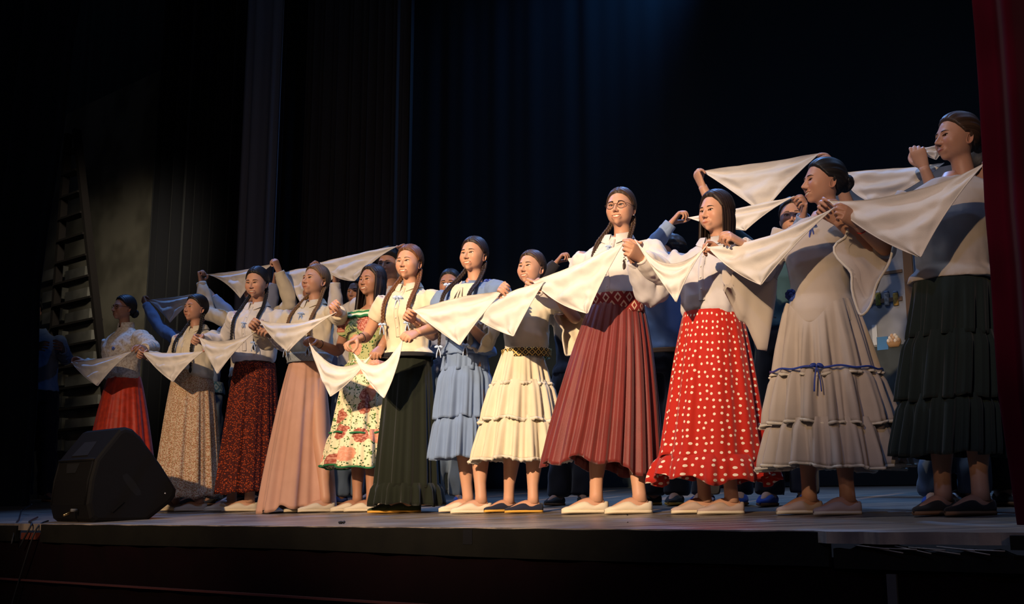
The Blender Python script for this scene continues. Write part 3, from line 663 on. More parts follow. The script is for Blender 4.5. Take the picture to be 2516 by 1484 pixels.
        if ar['a'].get('flare'):
            fl = ar['a']['flare']; E, W, Sh = ar['E'], ar['W'], ar['S']; K_ = int(26*fl.get('from', .42)); q = resample(ar['path'][K_:int(26*fl.get('to', .86))], 16); t = np.linspace(0, 1, 16); n_ = 64
            a = np.linspace(0, 2*math.pi, n_, endpoint=False); T_, U_, V_ = frames(q); cm = MB(); rows = []
            for i in range(16):
                dn = np.array([0, 0, -1.]); r = (.046+fl.get('w', .05)*t[i]**1.3)*S; ring = []
                for k, aa in enumerate(a):
                    dvec = U_[i]*math.cos(aa)+V_[i]*math.sin(aa); down = max(0, np.dot(dvec, dn)); dt = t[i] if not fl.get('rev') else max(.25, math.sin(math.pi*(.30+.62*t[i])))*min(1, 6*t[i]+.3)
                    wv = .2 if fl.get('rev') else 1; rr = r*(1+wv*(.22*t[i]*math.sin(5*aa+1)+.10*t[i]*math.sin(9*aa))); p = q[i]+dvec*rr+dn*down**1.5*fl.get('drop', .12)*dt*S*(1+.10*math.sin(i*1.1+down*3))+np.array([0, 0, .012])*math.sin(9*aa)*t[i]*S; ring.append(p)
                rows.append(ring)
            V2 = np.array(rows); inn = V2[-1]*.985+q[-1]*.015; V2 = np.concatenate([V2, [inn], [V2[-5]*.97+q[-5]*.03]])
            cm.add(V2.reshape(-1, 3), [list(x) for x in grid_faces(len(V2), n_, True)]); fo = cm.build('flared_sleeve', tp['mat'], topo)
            if not fl.get('rev'):
                lm = MB(); P = V2[15]; tube(lm, np.concatenate([P, P[:1]]), .006*S, 6); lm.build('lace_trim', LACE, fo)
        if ar['a'].get('band'):
            c = ar['W']-ar['zd']*.045*S; cm = MB(); T_, U_, V_ = frames(np.array([c, c+ar['zd']*.01])); a = np.linspace(0, 2*math.pi, 25); bx, bm_ = ar['a']['band']
            P = [c+(U_[0]*math.cos(x)+V_[0]*math.sin(x))*.0275*S for x in a]; tube(cm, P, bx*S, 6); cm.build('bracelet', bm_, root)
    # belt
    if sp.get('belt'):
        b = sp['belt']; bm_ = MB(); z0, z1 = b['z']; zs = np.linspace(z0, z1, 5); n_ = 80; a = np.linspace(0, 2*math.pi, n_); rows = []
        for i, z in enumerate(zs):
            rr = [np.interp(z, [r[0] for r in R_], [r[k] for r in R_]) for k in (1, 2, 3)]; e_ = lo*.7+b.get('e', .006)+(.002 if i in (0, 4) else 0)
            rows.append([B(((rr[0]*g+e_)*math.cos(x), rr[2]+(rr[1]*g+e_)*math.sin(x), z*1.62)) for x in a])
        V2 = np.array(rows); lo_ = V2.mean(1, keepdims=True); V2 = np.concatenate([[V2[0]*.97+lo_[0]*.03], V2, [V2[-1]*.97+lo_[-1]*.03]])
        pat = np.zeros_like(V2); pat[..., 0] = a*.145; pat[..., 1] = np.concatenate([[z0], zs, [z1]])[:, None]*1.62; bm_.add(V2.reshape(-1, 3), [list(x) for x in grid_faces(7, n_)], (1, 1, 1), pat.reshape(-1, 3)); bm_.build('belt', b['mat'], root)
    # skirt or trousers
    sk_ = sp.get('skirt')
    if sk_:
        wl = at(sk_['w'][0], sk_['w'][2], Y)-base; wr_ = at(sk_['w'][1], sk_['w'][2], Y)-base; hl = at(sk_['h'][0], sk_['h'][2], Y)-base; hr_ = at(sk_['h'][1], sk_['h'][2], Y)-base
        c0 = np.array([(wl[0]+wr_[0])/2, 0, 0]); c1 = np.array([(hl[0]+hr_[0])/2, sk_.get('cy', 0), 0]); k_ = dict(sk_.get('k', {}))
        so = skirt(root, sk_.get('name', 'skirt'), sk_['mat'], c0[:2], c1[:2], wl[2], max(.012, hl[2]), (wr_[0]-wl[0])/2, (hr_[0]-hl[0])/2-k_.get('amp', .02)*.5, **k_)
    tr_ = sp.get('trousers')
    if tr_:
        mb = MB(); zt = 1.62*.60
        loft(mb, [B((0, 0, z)) for z in (.78, .86, .93, zt)], [B((a, 0, 0), 0) for a in (.155, .165, .150, .142)], [B((0, a, 0), 0) for a in (.12, .13, .12, .108)], 24)
        for i, ank in enumerate(fpos):
            sx = -1 if i == 0 else 1; hip = B((sx*.085, .01, .86)); q = resample([hip, (hip+ank)/2+[0, -.01, .02], ank+[0, 0, tr_.get('cz', .06)*S]], 14); r = np.interp(np.linspace(0, 1, 14), [0, .5, .9, 1], [.092, tr_.get('knee', .078), tr_.get('hem', .072), tr_.get('end', .072)])*S
            tube(mb, q, r, 18)
        v, f, n = voxel(mb, .014); v = v+n*(vnoise(v*[1, 1, .5], 22)*.010*tr_.get('wr', 1))[:, None]; tb = MB(); tb.add(v, f, (1, 1, 1), v.copy()); tb.build('trousers', tr_['mat'], root)
    sp['_'] = dict(root=root, base=base, B=B, S=S, Y=Y, arms=arms, hc=hc, Hm=Hm, top=topo, Rr=R_, g=g, lo=lo, H=H)
    return sp['_']
def thumb_sign(side): return -1 if side == 'L' else 1
# ------------------------------------------------------------------ the stage: floor, edge, apron, hangings
WOOD = M('stage_boards', (.36, .29, .22), .38, .3, 60, .5, pat=pat_wood)
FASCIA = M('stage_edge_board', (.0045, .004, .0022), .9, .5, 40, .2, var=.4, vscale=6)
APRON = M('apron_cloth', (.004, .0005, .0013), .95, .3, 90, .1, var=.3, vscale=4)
DARK = M('dark_void', (.006, .007, .012), .95)
BLUECURT = M('blue_black_velvet', (.036, .052, .060), .95, .2, 200, .1, sheen=.1)
BLACKCURT = M('black_drape', (.016, .016, .019), .95, .2, 200, .1, sheen=.1)
REDCURT = M('red_velvet', (.042, .001, .008), .95, .3, 300, .05, sheen=.05, var=.3, vscale=3)
CONC = M('grey_plaster', (.20, .18, .14), .9, .5, 30, .1, var=.45, vscale=1.6)
EA, EB = on_floor(450, 1290), on_floor(2500, 1308); ED = (EB-EA)/np.linalg.norm(EB-EA); EN = nrm(np.cross([0, 0, 1], ED)); 
if EN[1] < 0: EN = -EN
def edge_pt(t, back=0, dz=0): p = EA+ED*t+EN*back; return np.array([p[0], p[1], zfloor(p[0], p[1])+dz])
def struct(o): o['kind'] = 'structure'; return o
def plane_patch(name, mat, e0, e1, b0, b1, n=2, notch=None):
    mb = MB(); ts = np.linspace(e0, e1, n); top = [edge_pt(t, (notch(t) if notch else b0)) for t in ts]; bk = [edge_pt(t, b1) for t in ts]
    v = top+bk+[p-[0, 0, .04] for p in top]+[p-[0, 0, .04] for p in bk]; f = []
    for i in range(n-1): f += [[i, i+1, n+i+1, n+i], [2*n+i, 3*n+i, 3*n+i+1, 2*n+i+1], [i, 2*n+i, 2*n+i+1, i+1], [n+i, n+i+1, 3*n+i+1, 3*n+i]]
    mb.add(v, f); return struct(mb.build(name, mat, smooth=False))
tB = ((on_floor(2015, 1308)-EA)@ED)
rgn = np.random.RandomState(2)
jag = {}
def notch(t):
    if t < tB: return 0.0+.003*math.sin(t*31)
    k = t-tB; return -.045+.03*sm(k, .12, .5)+.008*math.sin(t*23)*(k < .7)+.006*math.sin(t*57)*(k < .7)
plane_patch('floor', WOOD, -9, 7, 0, 14, 260, notch)
# edge board (fascia) in two lengths, with the gap at the left and the broken end at the right
def board(name, mat, t0, t1, back, z0, z1, th, n=40, lowf=None, upf=None):
    mb = MB(); ts = np.linspace(t0, t1, n); q = []
    for t in ts:
        zl = z0+(lowf(t) if lowf else 0); zu = z1+(upf(t) if upf else 0)
        for (b, z) in ((back, zu), (back, zl), (back+th, zl), (back+th, zu)): q.append(edge_pt(t, b, z))
    mb.add(q, [list(x) for x in grid_faces(n, 4, True)]+[[0, 1, 2, 3], [4*n-1, 4*n-2, 4*n-3, 4*n-4]]); return mb.build(name, mat, smooth=False)
tA = (on_floor(120, 1286)-EA)@ED; tA0 = (on_floor(52, 1286)-EA)@ED
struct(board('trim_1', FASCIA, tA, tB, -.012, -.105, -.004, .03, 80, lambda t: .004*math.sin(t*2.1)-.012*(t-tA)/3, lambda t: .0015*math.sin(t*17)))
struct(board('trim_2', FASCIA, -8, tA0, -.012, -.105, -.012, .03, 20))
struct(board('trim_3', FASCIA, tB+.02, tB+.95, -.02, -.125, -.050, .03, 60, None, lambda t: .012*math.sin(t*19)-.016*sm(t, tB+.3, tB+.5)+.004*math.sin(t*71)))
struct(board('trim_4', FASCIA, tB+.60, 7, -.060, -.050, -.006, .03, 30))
def apron():
    mb = MB(); n = 300; ts = np.linspace(-8, 7, n); rows = []
    for z in np.linspace(-.09, -1.3, 8): rows.append([edge_pt(t, .012+.010*math.sin(t*14)+.006*math.sin(t*31+1), z) for t in ts])
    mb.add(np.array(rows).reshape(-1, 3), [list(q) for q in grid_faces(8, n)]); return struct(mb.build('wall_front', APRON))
apron()
STRIP = M('pale_strip', (.045, .045, .045), .8)
tp_ = (on_floor(2160, 1308)-EA)@ED
board('apron_post', STRIP, tp_, tp_+.032, -.010, -1.3, -.14, .015, 3)
tag(bpy.data.objects['apron_post'], 'narrow grey upright strip on the dark stage front, below the broken edge', 'post')
tt_ = (on_floor(1106, 1300)-EA)@ED
tag(board('black_tape', M('tape_black', (.0015, .0015, .003), .9), tt_, tt_+.05, -.0145, -.070, -.008, .002, 3), 'short black tape patch stuck on the stage edge board', 'tape')
tag(board('batten', M('batten', (.05, .012, .012), .8), -8, 4, -.040, -.335, -.325, .015, 12), 'thin dark red batten running along the apron cloth, low on the stage front', 'batten')
# splinters of the broken edge
mb = MB()
for k in range(9):
    t = tB+.10+.045*k; a = edge_pt(t, -.035, -.045-.004*(k % 3)); b = edge_pt(t+.12, -.045, -.055-.006*((k*2) % 4)); tube(mb, np.linspace(a, b, 4), .0022, 5)
so = mb.build('wood_splinters', M('splinter', (.22, .2, .18), .6)); tag(so, 'pale splinters hanging from the broken right part of the stage edge', 'splinters', kind='stuff')
for k, (px, py, lb) in enumerate([(840, 1287, 'small dark crumpled scrap lying on the stage edge left of centre'), (1545, 1286, 'tiny black crumb on the floor strip below the maroon skirt'), (1541, 1268, 'dark speck of debris close to the white shoe below the maroon skirt')]):
    P = on_floor(px, py); mb = MB(); rr = .016 if k == 0 else .0055
    for j in range(7 if k == 0 else 3): ellipsoid(mb, P+[rr*(rgn.rand()-.5)*2, rr*(rgn.rand()-.5), rr*.5*rgn.rand()+.004], (rr*.5, rr*.4, rr*.35), 6, 8, R=rot('y', j))
    v = mb.verts(); tag(mb.build('debris', BLACK), lb, 'debris')
def curtain(name, mat, P0, P1, z0, z1, folds, amp, label, seed=0, e1=None, n=None, e0=None, flare=0):
    # e0 / e1: profile (height, shift along the rail) of the two side edges
    """hanging cloth from P0 to P1 (plan points) with soft vertical folds"""
    P0 = np.array(P0[:2]); P1 = np.array(P1[:2]); d = P1-P0; L = np.linalg.norm(d); d = d/L; nn = np.array([-d[1], d[0]]); n = n or int(folds*14); rg = np.random.RandomState(seed); ph = rg.rand(5)*6.28
    t = np.linspace(0, 1, n); w = folds*2*math.pi*t; jit = .7*np.sin(w*.23+ph[0])+.5*np.sin(w*.41+ph[1]); rows = []
    for zi in np.linspace(0, 1, 30):
        z = z0+(z1-z0)*zi; o = amp*(np.sin(w+jit*1.5+.3*zi)+.45*np.sin(w*1.9+ph[2])+.3*np.sin(w*.5+ph[3]+zi))*(1+flare*(1-zi)**3)
        tx = t.copy(); 
        if e1 is not None: tx = t*(1+np.interp(z, *e1)/L)
        if e0 is not None: tx = tx+(1-t)*np.interp(z, *e0)/L
        p = P0[None]+d[None]*(tx*L)[:, None]+nn[None]*o[:, None]; rows.append(np.hstack([p, np.full((n, 1), z)]))
    V = np.array(rows); V2 = V.copy(); V2[..., :2] += nn*.012
    mb = MB(); N = 30; mb.add(V.reshape(-1, 3), [list(q) for q in grid_faces(N, n)]); mb.add(V2.reshape(-1, 3), [list(q) for q in grid_faces(N, n, flip=True)])
    o = N*n; f = []
    for i in range(N-1):
        for j in (0, n-1): a, b = i*n+j, (i+1)*n+j; f.append([a, b, b+o, a+o])
    for q in f: mb.f.append(q)
    mb.m += [0]*len(f)
    ob = mb.build(name, mat); tag(ob, label, 'curtain'); return ob
def edge_prof(pts, s, P):
    q = sorted((on_s(x, y, s)[2], float((on_s(x, y, s)-P)[:2]@[RX, RY])) for x, y in pts); return [a for a, _ in q], [b for _, b in q]
def zf_(P): return zfloor(P[0], P[1])
A, B_ = sr(4.4, -24), sr(4.4, 9)
curtain('backdrop_curtain', BLUECURT, A, B_, zf_(A)+.0, 12, 66, .007, 'huge dark blue black backdrop curtain closing the back of the stage', 1)
# black legs hanging in front of the backdrop, upstage left
a, b = on_s(352, 900, 3.5), on_s(668, 900, 3.5); curtain('leg_curtain', BLACKCURT, a, b, zf_(a), 8.4, 9, .05, 'black leg curtain with a paler right border, hanging left of centre', 3)
a, b = on_s(574, 900, 3.3), on_s(662, 900, 3.3); curtain('leg_curtain', M('grey_drape', (.38, .40, .46), .95), a, b, zf_(a), 8.4, 2, .03, 'narrow dark grey curtain strip beside the black leg curtain', 8)
a, b = on_s(722, 900, 3.9), on_s(1004, 900, 3.9); curtain('pleated_curtain', M('charcoal_drape', (.11, .105, .10), .95), a, b, zf_(a), 9.0, 15, .05, 'finely pleated charcoal curtain behind the row, left of centre', 5)
# downstage left leg, its edge leaning out to the lower left
a, b = on_s(-300, 900, .75), on_s(112, 900, .75)
curtain('side_curtain', M('side_velvet', (.014, .022, .032), .95), a, b, zf_(a)-.02, 6.5, 9, .06, 'dark blue side curtain framing the left edge of the stage', 6, e1=edge_prof([(203, 0), (182, 120), (160, 330), (122, 560), (102, 720), (96, 1000), (80, 1180)], .75, b))
# red house curtain at the right
def rc_edge():
    P = on_s(2455, 1300, -.52); return P
a = rc_edge(); b = a+np.array([RX, RY, 0])*1.25+np.array([NX, NY, 0])*.0
rc = curtain('red_house_curtain', REDCURT, a, b, zf_(a)-.0, 6.5, 6, .045, 'dark red velvet house curtain hanging at the right edge', 7, e0=edge_prof([(2390, 0), (2402, 130), (2412, 300), (2425, 560), (2440, 700), (2450, 930), (2475, 1100), (2500, 1260)], -.52, a))
# plaster wall and stacked blocks behind the ladder, left back
def wallbox(name, px0, px1, s, z0, z1, mat, th=.15):
    a, b = on_s(px0, 900, s), on_s(px1, 900, s); mb = MB(); q = []
    for P in (a, b):
        for dn in (0, th):
            for z in (z0, z1): q.append([P[0]+NX*dn, P[1]+NY*dn, z])
    mb.add(q, [[0, 1, 5, 4], [2, 6, 7, 3], [0, 4, 6, 2], [1, 3, 7, 5], [0, 2, 3, 1], [4, 5, 7, 6]]); return mb.build(name, mat, smooth=False)
wz = zf_(on_s(250, 900, 3.6)); ztop = on_s(250, 240, 3.6)[2]
struct(wallbox('wall_left', 60, 350, 3.6, wz-.05, ztop, CONC))
# tall wooden step ladder standing before the wall
def ladder():
    s = 2.6; root = empty('step_ladder', on_s(178, 900, s)*[1, 1, 0]+[0, 0, zf_(on_s(178, 900, s))]); b0 = np.array(root.location)
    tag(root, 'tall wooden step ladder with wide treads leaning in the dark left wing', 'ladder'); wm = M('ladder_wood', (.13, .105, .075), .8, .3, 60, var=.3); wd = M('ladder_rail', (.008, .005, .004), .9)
    rails = [((168, 330), (104, 1200)), ((188, 318), (290, 1200))]
    for a_, b_ in rails:
        A_, B2 = on_s(*a_, s)-b0, on_s(*b_, s)-b0; A_[2] = on_s(*a_, s)[2]-b0[2]; B2[2] = .0; mb = MB(); d = nrm(B2-A_); L = np.linalg.norm(B2-A_)/2
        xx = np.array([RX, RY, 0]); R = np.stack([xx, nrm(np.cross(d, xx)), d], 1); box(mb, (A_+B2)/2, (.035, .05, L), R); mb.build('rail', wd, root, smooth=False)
    for i, py in enumerate([372, 425, 480, 532, 585, 638, 690, 742, 795, 848, 900, 952, 1003, 1054]):
        f = (py-325)/(1200-325); xl = 168+(104-168)*f+4; xr = 188+(290-188)*f-4; P, Q = on_s(xl, py, s)-b0, on_s(xr, py, s)-b0
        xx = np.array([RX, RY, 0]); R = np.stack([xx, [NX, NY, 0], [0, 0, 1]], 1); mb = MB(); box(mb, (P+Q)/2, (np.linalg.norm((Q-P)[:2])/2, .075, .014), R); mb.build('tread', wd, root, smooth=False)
        P2, Q2 = on_s(xl, py+22, s+.35)-b0, on_s(xr, py+22, s+.35)-b0
    return root
ladder()
# rows of pale blocks of the wall seen between the treads
wl = bpy.data.objects['wall_left']; bm = M('pale_block', (.26, .245, .21), .9, .4, 40, var=.35, vscale=3)
for i, py in enumerate(range(668, 1100, 52)):
    for j, (x0, x1) in enumerate(((112, 160), (168, 216+int((py-660)*.10)))):
        a_, b_ = on_s(x0, py, 3.55), on_s(x1, py, 3.55); c_ = on_s(x0, py+26, 3.55); mb = MB(); R = np.stack([[RX, RY, 0], [NX, NY, 0], [0, 0, 1]], 1)
        mid = (a_+b_)/2; mid[2] = (a_[2]+c_[2])/2; box(mb, mid, (np.linalg.norm((b_-a_)[:2])/2, .05, (a_[2]-c_[2])/2), R); mb.build('block', bm, wl, smooth=False)
# painted kitchen flat at the back right
def kitchen():
    s = 1.9; zb = lambda px, py: on_s(px, py, s)
    A_ = zb(2020, 1150); root = empty('kitchen_scenery_panel', [A_[0], A_[1], zf_(A_)]); b0 = np.array(root.location)
    tag(root, 'painted scenery panel of a kitchen with shelves, jars and an egg basket', 'scenery panel')
    def rect(name, x0, y0, x1, y1, mat, d=0, th=.01, parent=root, slant=0):
        a_, b_ = zb(x0, y0), zb(x1, y0); c_ = zb(x0, y1); mid = (a_+b_)/2; mid[2] = (a_[2]+c_[2])/2; R = np.stack([[RX, RY, 0], [NX, NY, 0], [0, 0, 1]], 1)
        mb = MB(); box(mb, mid-np.array([NX, NY, 0])*(d+th/2)-b0, (np.linalg.norm((b_-a_)[:2])/2, th/2, abs(a_[2]-c_[2])/2), R); return mb.build(name, mat, parent, smooth=False)
    blue = M('painted_wall', (.26, .28, .31), .9, .3, 60, var=.35, vscale=5); counter = M('painted_counter', (.045, .055, .055), .9, var=.3); br = M('painted_wood', (.12, .075, .045), .9)  # the counter is painted dark grey on the panel
    rect('panel', 2020, 470, 2480, 1150, blue, 0, .02)
    rect('painted_counter', 2020, 866, 2480, 1112, counter, .021, .004); rect('base_board', 2020, 1112, 2480, 1122, M('pale_board', (.30, .29, .24), .8), .02, .03)
    rect('shelf', 2030, 753, 2222, 763, br, .021, .008); rect('shelf', 2030, 690, 2222, 697, br, .021, .008); rect('post', 2214, 500, 2236, 866, br, .021, .01)
    rect('frame', 2244, 590, 2262, 690, M('painted_frame', (.02, .05, .12), .8), .021, .006)
    cols = [(.30, .30, .30), (.28, .12, .06), (.16, .22, .03), (.17, .17, .02), (.32, .30, .26), (.38, .22, .03)]
    for i, (px, c) in enumerate(zip((2095, 2118, 2141, 2163, 2184, 2206), cols)):
        m = M('jar_content_%d' % i, c, .6, var=.5, vscale=60); P = zb(px, 752)-b0; hgt = (zb(px, 716)-zb(px, 752))[2]; mb = MB(); w_ = .017
        loft(mb, [P+[-NX*.026, -NY*.026, z] for z in (0, .004, hgt*.8, hgt*.86)], [np.array([RX, RY, 0])*w_*k for k in (.9, 1, 1, .75)], [np.array([NX, NY, 0])*.006]*4, 14); j = mb.build('painted_jar', m, root)
        mb = MB(); loft(mb, [P+[-NX*.026, -NY*.026, z] for z in (hgt*.86, hgt)], [np.array([RX, RY, 0])*w_*.8]*2, [np.array([NX, NY, 0])*.006]*2, 14); mb.build('lid', M('jar_lid', (.16, .20, .27), .5), j)
    # basket of eggs
    P = zb(2201, 852)-b0-np.array([NX, NY, 0])*.026; U1 = np.array([RX, RY, 0]); mb = MB(); loft(mb, [P+[0, 0, z] for z in (-.004, .012, .030)], [U1*w_ for w_ in (.030, .040, .046)], [np.array([NX, NY, 0])*.006]*3, 18); bk = mb.build('painted_basket', M('wicker', (.30, .17, .07), .9, .5, 200), root)
    for k, (dx, dz) in enumerate([(-.032, .036), (-.011, .036), (.011, .034), (.032, .037), (-.022, .052), (0, .053), (.021, .052), (-.010, .066), (.010, .066)]):
        mb = MB(); ellipsoid(mb, P+U1*dx+[0, 0, dz], (.012, .008, .013), 8, 12); mb.build('painted_egg', M('egg_%d' % (k % 2), [(.62, .56, .47), (.50, .33, .20)][k % 2], .6), bk)
    rect('painted_bottle', 2146, 800, 2158, 850, M('painted_white', (.42, .46, .50), .8), .021, .005); rect('painted_bottle', 2158, 830, 2185, 862, M('painted_blue', (.05, .16, .33), .8), .021, .005)
    rect('painted_jug', 2070, 660, 2092, 690, M('painted_grey', (.22, .22, .24), .8), .021, .005)
kitchen()
# black riser behind the back row
a_, b_ = sr(3.9, -1.4), sr(3.9, 4.2); mb = MB(); R = np.stack([[RX, RY, 0], [NX, NY, 0], [0, 0, 1]], 1)
mid = (a_+b_)/2; mid = np.array([mid[0], mid[1], zf_(mid)+.14]); box(mb, mid, (2.8, .15, .14), R); tag(mb.build('black_riser', M('riser_black', (.012, .014, .016), .9), smooth=False), 'long low black riser along the foot of the backdrop curtain', 'riser')
# ------------------------------------------------------------------ wedge monitor at the stage edge, with its cables
def monitor():
    NE = on_floor(232, 1284); u = nrm([.75, .66, 0]); e = nrm([-.70, .71, 0]); L = .55; nrm_u = np.array([u[1], -u[0], 0])
    root = empty('stage_monitor', NE); tag(root, 'black wedge shaped stage monitor loudspeaker at the left front of the stage', 'speaker')
    def onp(px, py, off=0):
        d = ray(px, py); P0_ = NE+nrm_u*off; t = (P0_@nrm_u)/(d@nrm_u); return d*t-NE
    prof = [(236, 1128), (252, 1108), (296, 1054), (308, 1049), (326, 1054), (345, 1072), (395, 1140), (428, 1192), (434, 1204), (432, 1220), (420, 1235), (360, 1286), (348, 1290), (232, 1287), (222, 1275), (214, 1240), (222, 1180)]
    Q = np.array([onp(*p) for p in prof]); Q[:, 2] = np.maximum(Q[:, 2], .002); cen = Q.mean(0); n = len(Q)
    pl = M('cabinet_plastic', (.0040, .0036, .0036), .7, .5, 500, .15); gr = M('grille', (.011, .011, .012), .45, .4, 900, .5)
    mb = MB(); rings = []
    for d, sc in ((-.004, .90), (0, .955), (.012, 1.0), (L-.012, 1.0), (L, .955), (L+.004, .90)): rings.append(cen+(Q-cen)*sc+e*d)
    mb.add(np.concatenate(rings), [list(q) for q in grid_faces(6, n, True)]+[list(range(n)), list(range(5*n, 6*n))[::-1]]); cab = mb.build('cabinet', pl, root, smooth=False)
    # ridge rails, raised frame on the back, two pockets and a handle recess with its bar
    Rr = np.stack([e, nrm(np.cross([0, 0, 1], e)), [0, 0, 1]], 1)
    mb = MB(); a = Q[0]+e*.02; b = Q[0]+e*(L-.02); tube(mb, np.linspace(a, b, 4), .010, 10); mb.build('edge_rib', pl, root)
    for f_ in (.0, 1.0): mb = MB(); c = Q[0]+e*(.03+f_*(L-.06)); tube(mb, np.array([c, (Q[16]+Q[0])/2+e*(.03+f_*(L-.06)), Q[16]+e*(.03+f_*(L-.06)), Q[15]+e*(.03+f_*(L-.06))]), .008, 8); mb.build('edge_rib', pl, root)
    for (k0, k1, f0, f1) in ((0, 2, .30, .72), (0, 16, .38, .72)):
        A_, B2 = Q[k0], Q[k1]; w_ = (B2-A_); o_ = nrm(np.cross(w_, e)); 
        if o_@(A_-cen) < 0: o_ = -o_
        mb = MB(); q = [A_+w_*g1+e*(L*g0)+o_*h_ for h_ in (-.01, .004) for g0, g1 in ((f0, .15), (f1, .15), (f1-.05, .62), (f0+.05, .62))]
        mb.add(q, [[0, 1, 2, 3], [4, 7, 6, 5]]+[[i, (i+1) % 4, (i+1) % 4+4, i+4] for i in range(4)]); mb.build('recess', M('recess_black', (.003, .003, .004), .9), root, smooth=False)
    mb = MB(); hp = [onp(*p)-0*u for p in ((300, 1168), (312, 1163), (328, 1180), (344, 1205), (346, 1216), (334, 1218), (318, 1200), (304, 1180))]; hp = np.array(hp); mb.add(np.concatenate([hp+nrm_u*.004-e*.0, hp-nrm_u*.02]), [list(range(8)), list(range(8, 16))]+[[i, (i+1) % 8, (i+1) % 8+8, i+8] for i in range(8)]); mb.build('handle', M('recess_black', (.003, .003, .004), .9), root, smooth=False)
    mb = MB(); box(mb, (onp(275, 1255)+onp(300, 1235))/2+nrm_u*.004, (.045, .006, .006), np.stack([nrm(onp(300, 1235)-onp(255, 1275)), nrm_u, nrm(np.cross(nrm(onp(300, 1235)-onp(255, 1275)), nrm_u))], 1)); mb.build('foot_rail', pl, root, smooth=False)
    mb = MB(); c = onp(405, 1212)+nrm_u*.004; ellipsoid(mb, c, (.006, .006, .006), 8, 10); mb.build('bolt', SILVER, root)
    # front grille, set on the slanting face turned away
    mb = MB(); A_, B2 = Q[5], Q[8]; q = [A_+e*.02, B2+e*.02, B2+e*(L-.02), A_+e*(L-.02)]; o_ = nrm(np.cross(B2-A_, e)); o_ = o_ if o_@(A_-cen) > 0 else -o_; mb.add([p+o_*.006 for p in q]+[p-o_*.01 for p in q], [[0, 1, 2, 3], [7, 6, 5, 4]]+[[i, (i+1) % 4, (i+1) % 4+4, i+4] for i in range(4)]); mb.build('grille', gr, root, smooth=False)
    # plug and connector on the back
    bk = Q[15]+e*(L*.45); o_ = -nrm(u); 
    mb = MB(); c = Q[14]+e*.17+[0, 0, .045]-np.array(u)*.03; tube(mb, np.array([c, c-u*.03+[.0, -.02, -.015], c-u*.045+[0, -.035, -.025]]), .007, 10); mb.build('brass_plug', GOLD, root)
    mb = MB(); c = Q[14]+e*.14+[0, 0, .05]-np.array(u)*.02; tube(mb, np.array([c, c-u*.03+[0, -.02, 0]]), .010, 10); mb.build('plug', M('plug_grey', (.12, .12, .12), .5), root)
    return root
monitor()
CAB = M('cable_rubber', (.012, .012, .013), .5)
def cable(pts, r, label):
    P = spline(pts, 40); mb = MB(); tube(mb, P, r, 8); tag(mb.build('cable', CAB), label, 'cable')
g = lambda px, py, dz=.006: on_floor(px, py)+[0, 0, dz]
cable([on_s(78, 1240, -.6), g(52, 1262, .03), g(46, 1280), edge_pt(tA0+.02, -.03, .008), edge_pt(tA0+.01, -.04, -.12)], .0055, 'thin black cable looping down left of the stage monitor')
cable([g(92, 1275, .012), g(70, 1284), edge_pt(tA-.06, -.03, .006), edge_pt(tA-.10, -.045, -.06), edge_pt(tA-.16, -.045, -.14)], .0055, 'black cable running from the monitor over the gap in the stage edge')
cable([g(118, 1284, .01), edge_pt(tA-.01, -.03, .006), edge_pt(tA-.04, -.045, -.10), edge_pt(tA-.20, -.05, -.5), edge_pt(tA-.26, -.05, -1.1)], .005, 'thin cable hanging down the dark stage front at the left')
mb = MB(); box(mb, edge_pt((tA+tA0)/2, .02, -.075), (.08, .03, .02), np.stack([ED, EN, [0, 0, 1]], 1)); tag(mb.build('wooden_block', M('red_block', (.10, .02, .012), .8), smooth=False), 'dark red block wedged in the gap of the stage edge', 'block')
# ------------------------------------------------------------------ cloths for the people
PEARL = M('pearl', (.7, .66, .58), .3); LACE = cloth('lace_edge', (.70, .64, .52), bump=.9); WHITE = cloth('white_cotton', (.68, .64, .59)); CREAM = cloth('cream_cotton', (.66, .585, .43))
GREY = cloth('pale_grey_shirt', (.56, .54, .55)); LACEM = cloth('white_lace', (.74, .68, .56), bump=.8, pat=pat_lace); SCARF = M('white_scarf', (.72, .685, .64), .85, .35, 260, .15, 0, .2, .05, 7)
CAN = cloth('cream_canvas', (.72, .64, .50)); CANP = cloth('pinkish_canvas', (.50, .38, .33)); ROPE = M('pale_sole', (.74, .64, .46), .8, .4, 300); YROPE = M('yellow_sole', (.66, .36, .06), .8, .4, 300); NAVY = cloth('navy_canvas', (.018, .022, .045)); GRN = cloth('dark_green_canvas', (.030, .040, .016)); DKC = cloth('black_canvas', (.02, .018, .017)); BRS = M('brown_sole', (.25, .13, .06), .8); BLUEC = cloth('blue_canvas', (.02, .06, .30))
RIB = M('pale_blue_satin', (.40, .52, .72), .35, spec=.5); BRIB = M('blue_satin', (.03, .06, .32), .4); BLKR = M('black_velvet_ribbon', (.01, .01, .012), .8)
LBLUE = cloth('light_blue_cotton', (.16, .235, .39)); BSHIRT = cloth('blue_shirt', (.22, .30, .46)); GBSHIRT = cloth('grey_blue_shirt', (.20, .23, .33)); DTROU = cloth('dark_trousers', (.018, .018, .024)); JEANS = cloth('blue_jeans', (.10, .14, .20), bump=.5); TEAL = cloth('teal_woven', (.05, .15, .22), pat=pat_diamond((.25, .34, .38), 14, 14)); OFFW = cloth('off_white_crepe', (.46, .40, .345)); TGREEN = cloth('green_binding', (.02, .17, .06))
BLACKSK = cloth('black_green_cloth', (.008, .011, .006)); BLK2 = cloth('black_cotton', (.013, .022, .022)); PEACH = cloth('peach_satin', (.60, .345, .25), rough=.6); RED = M('red_satin', (.74, .055, .016), .5, .5, 120, .4, 0, .2, .25, 20)
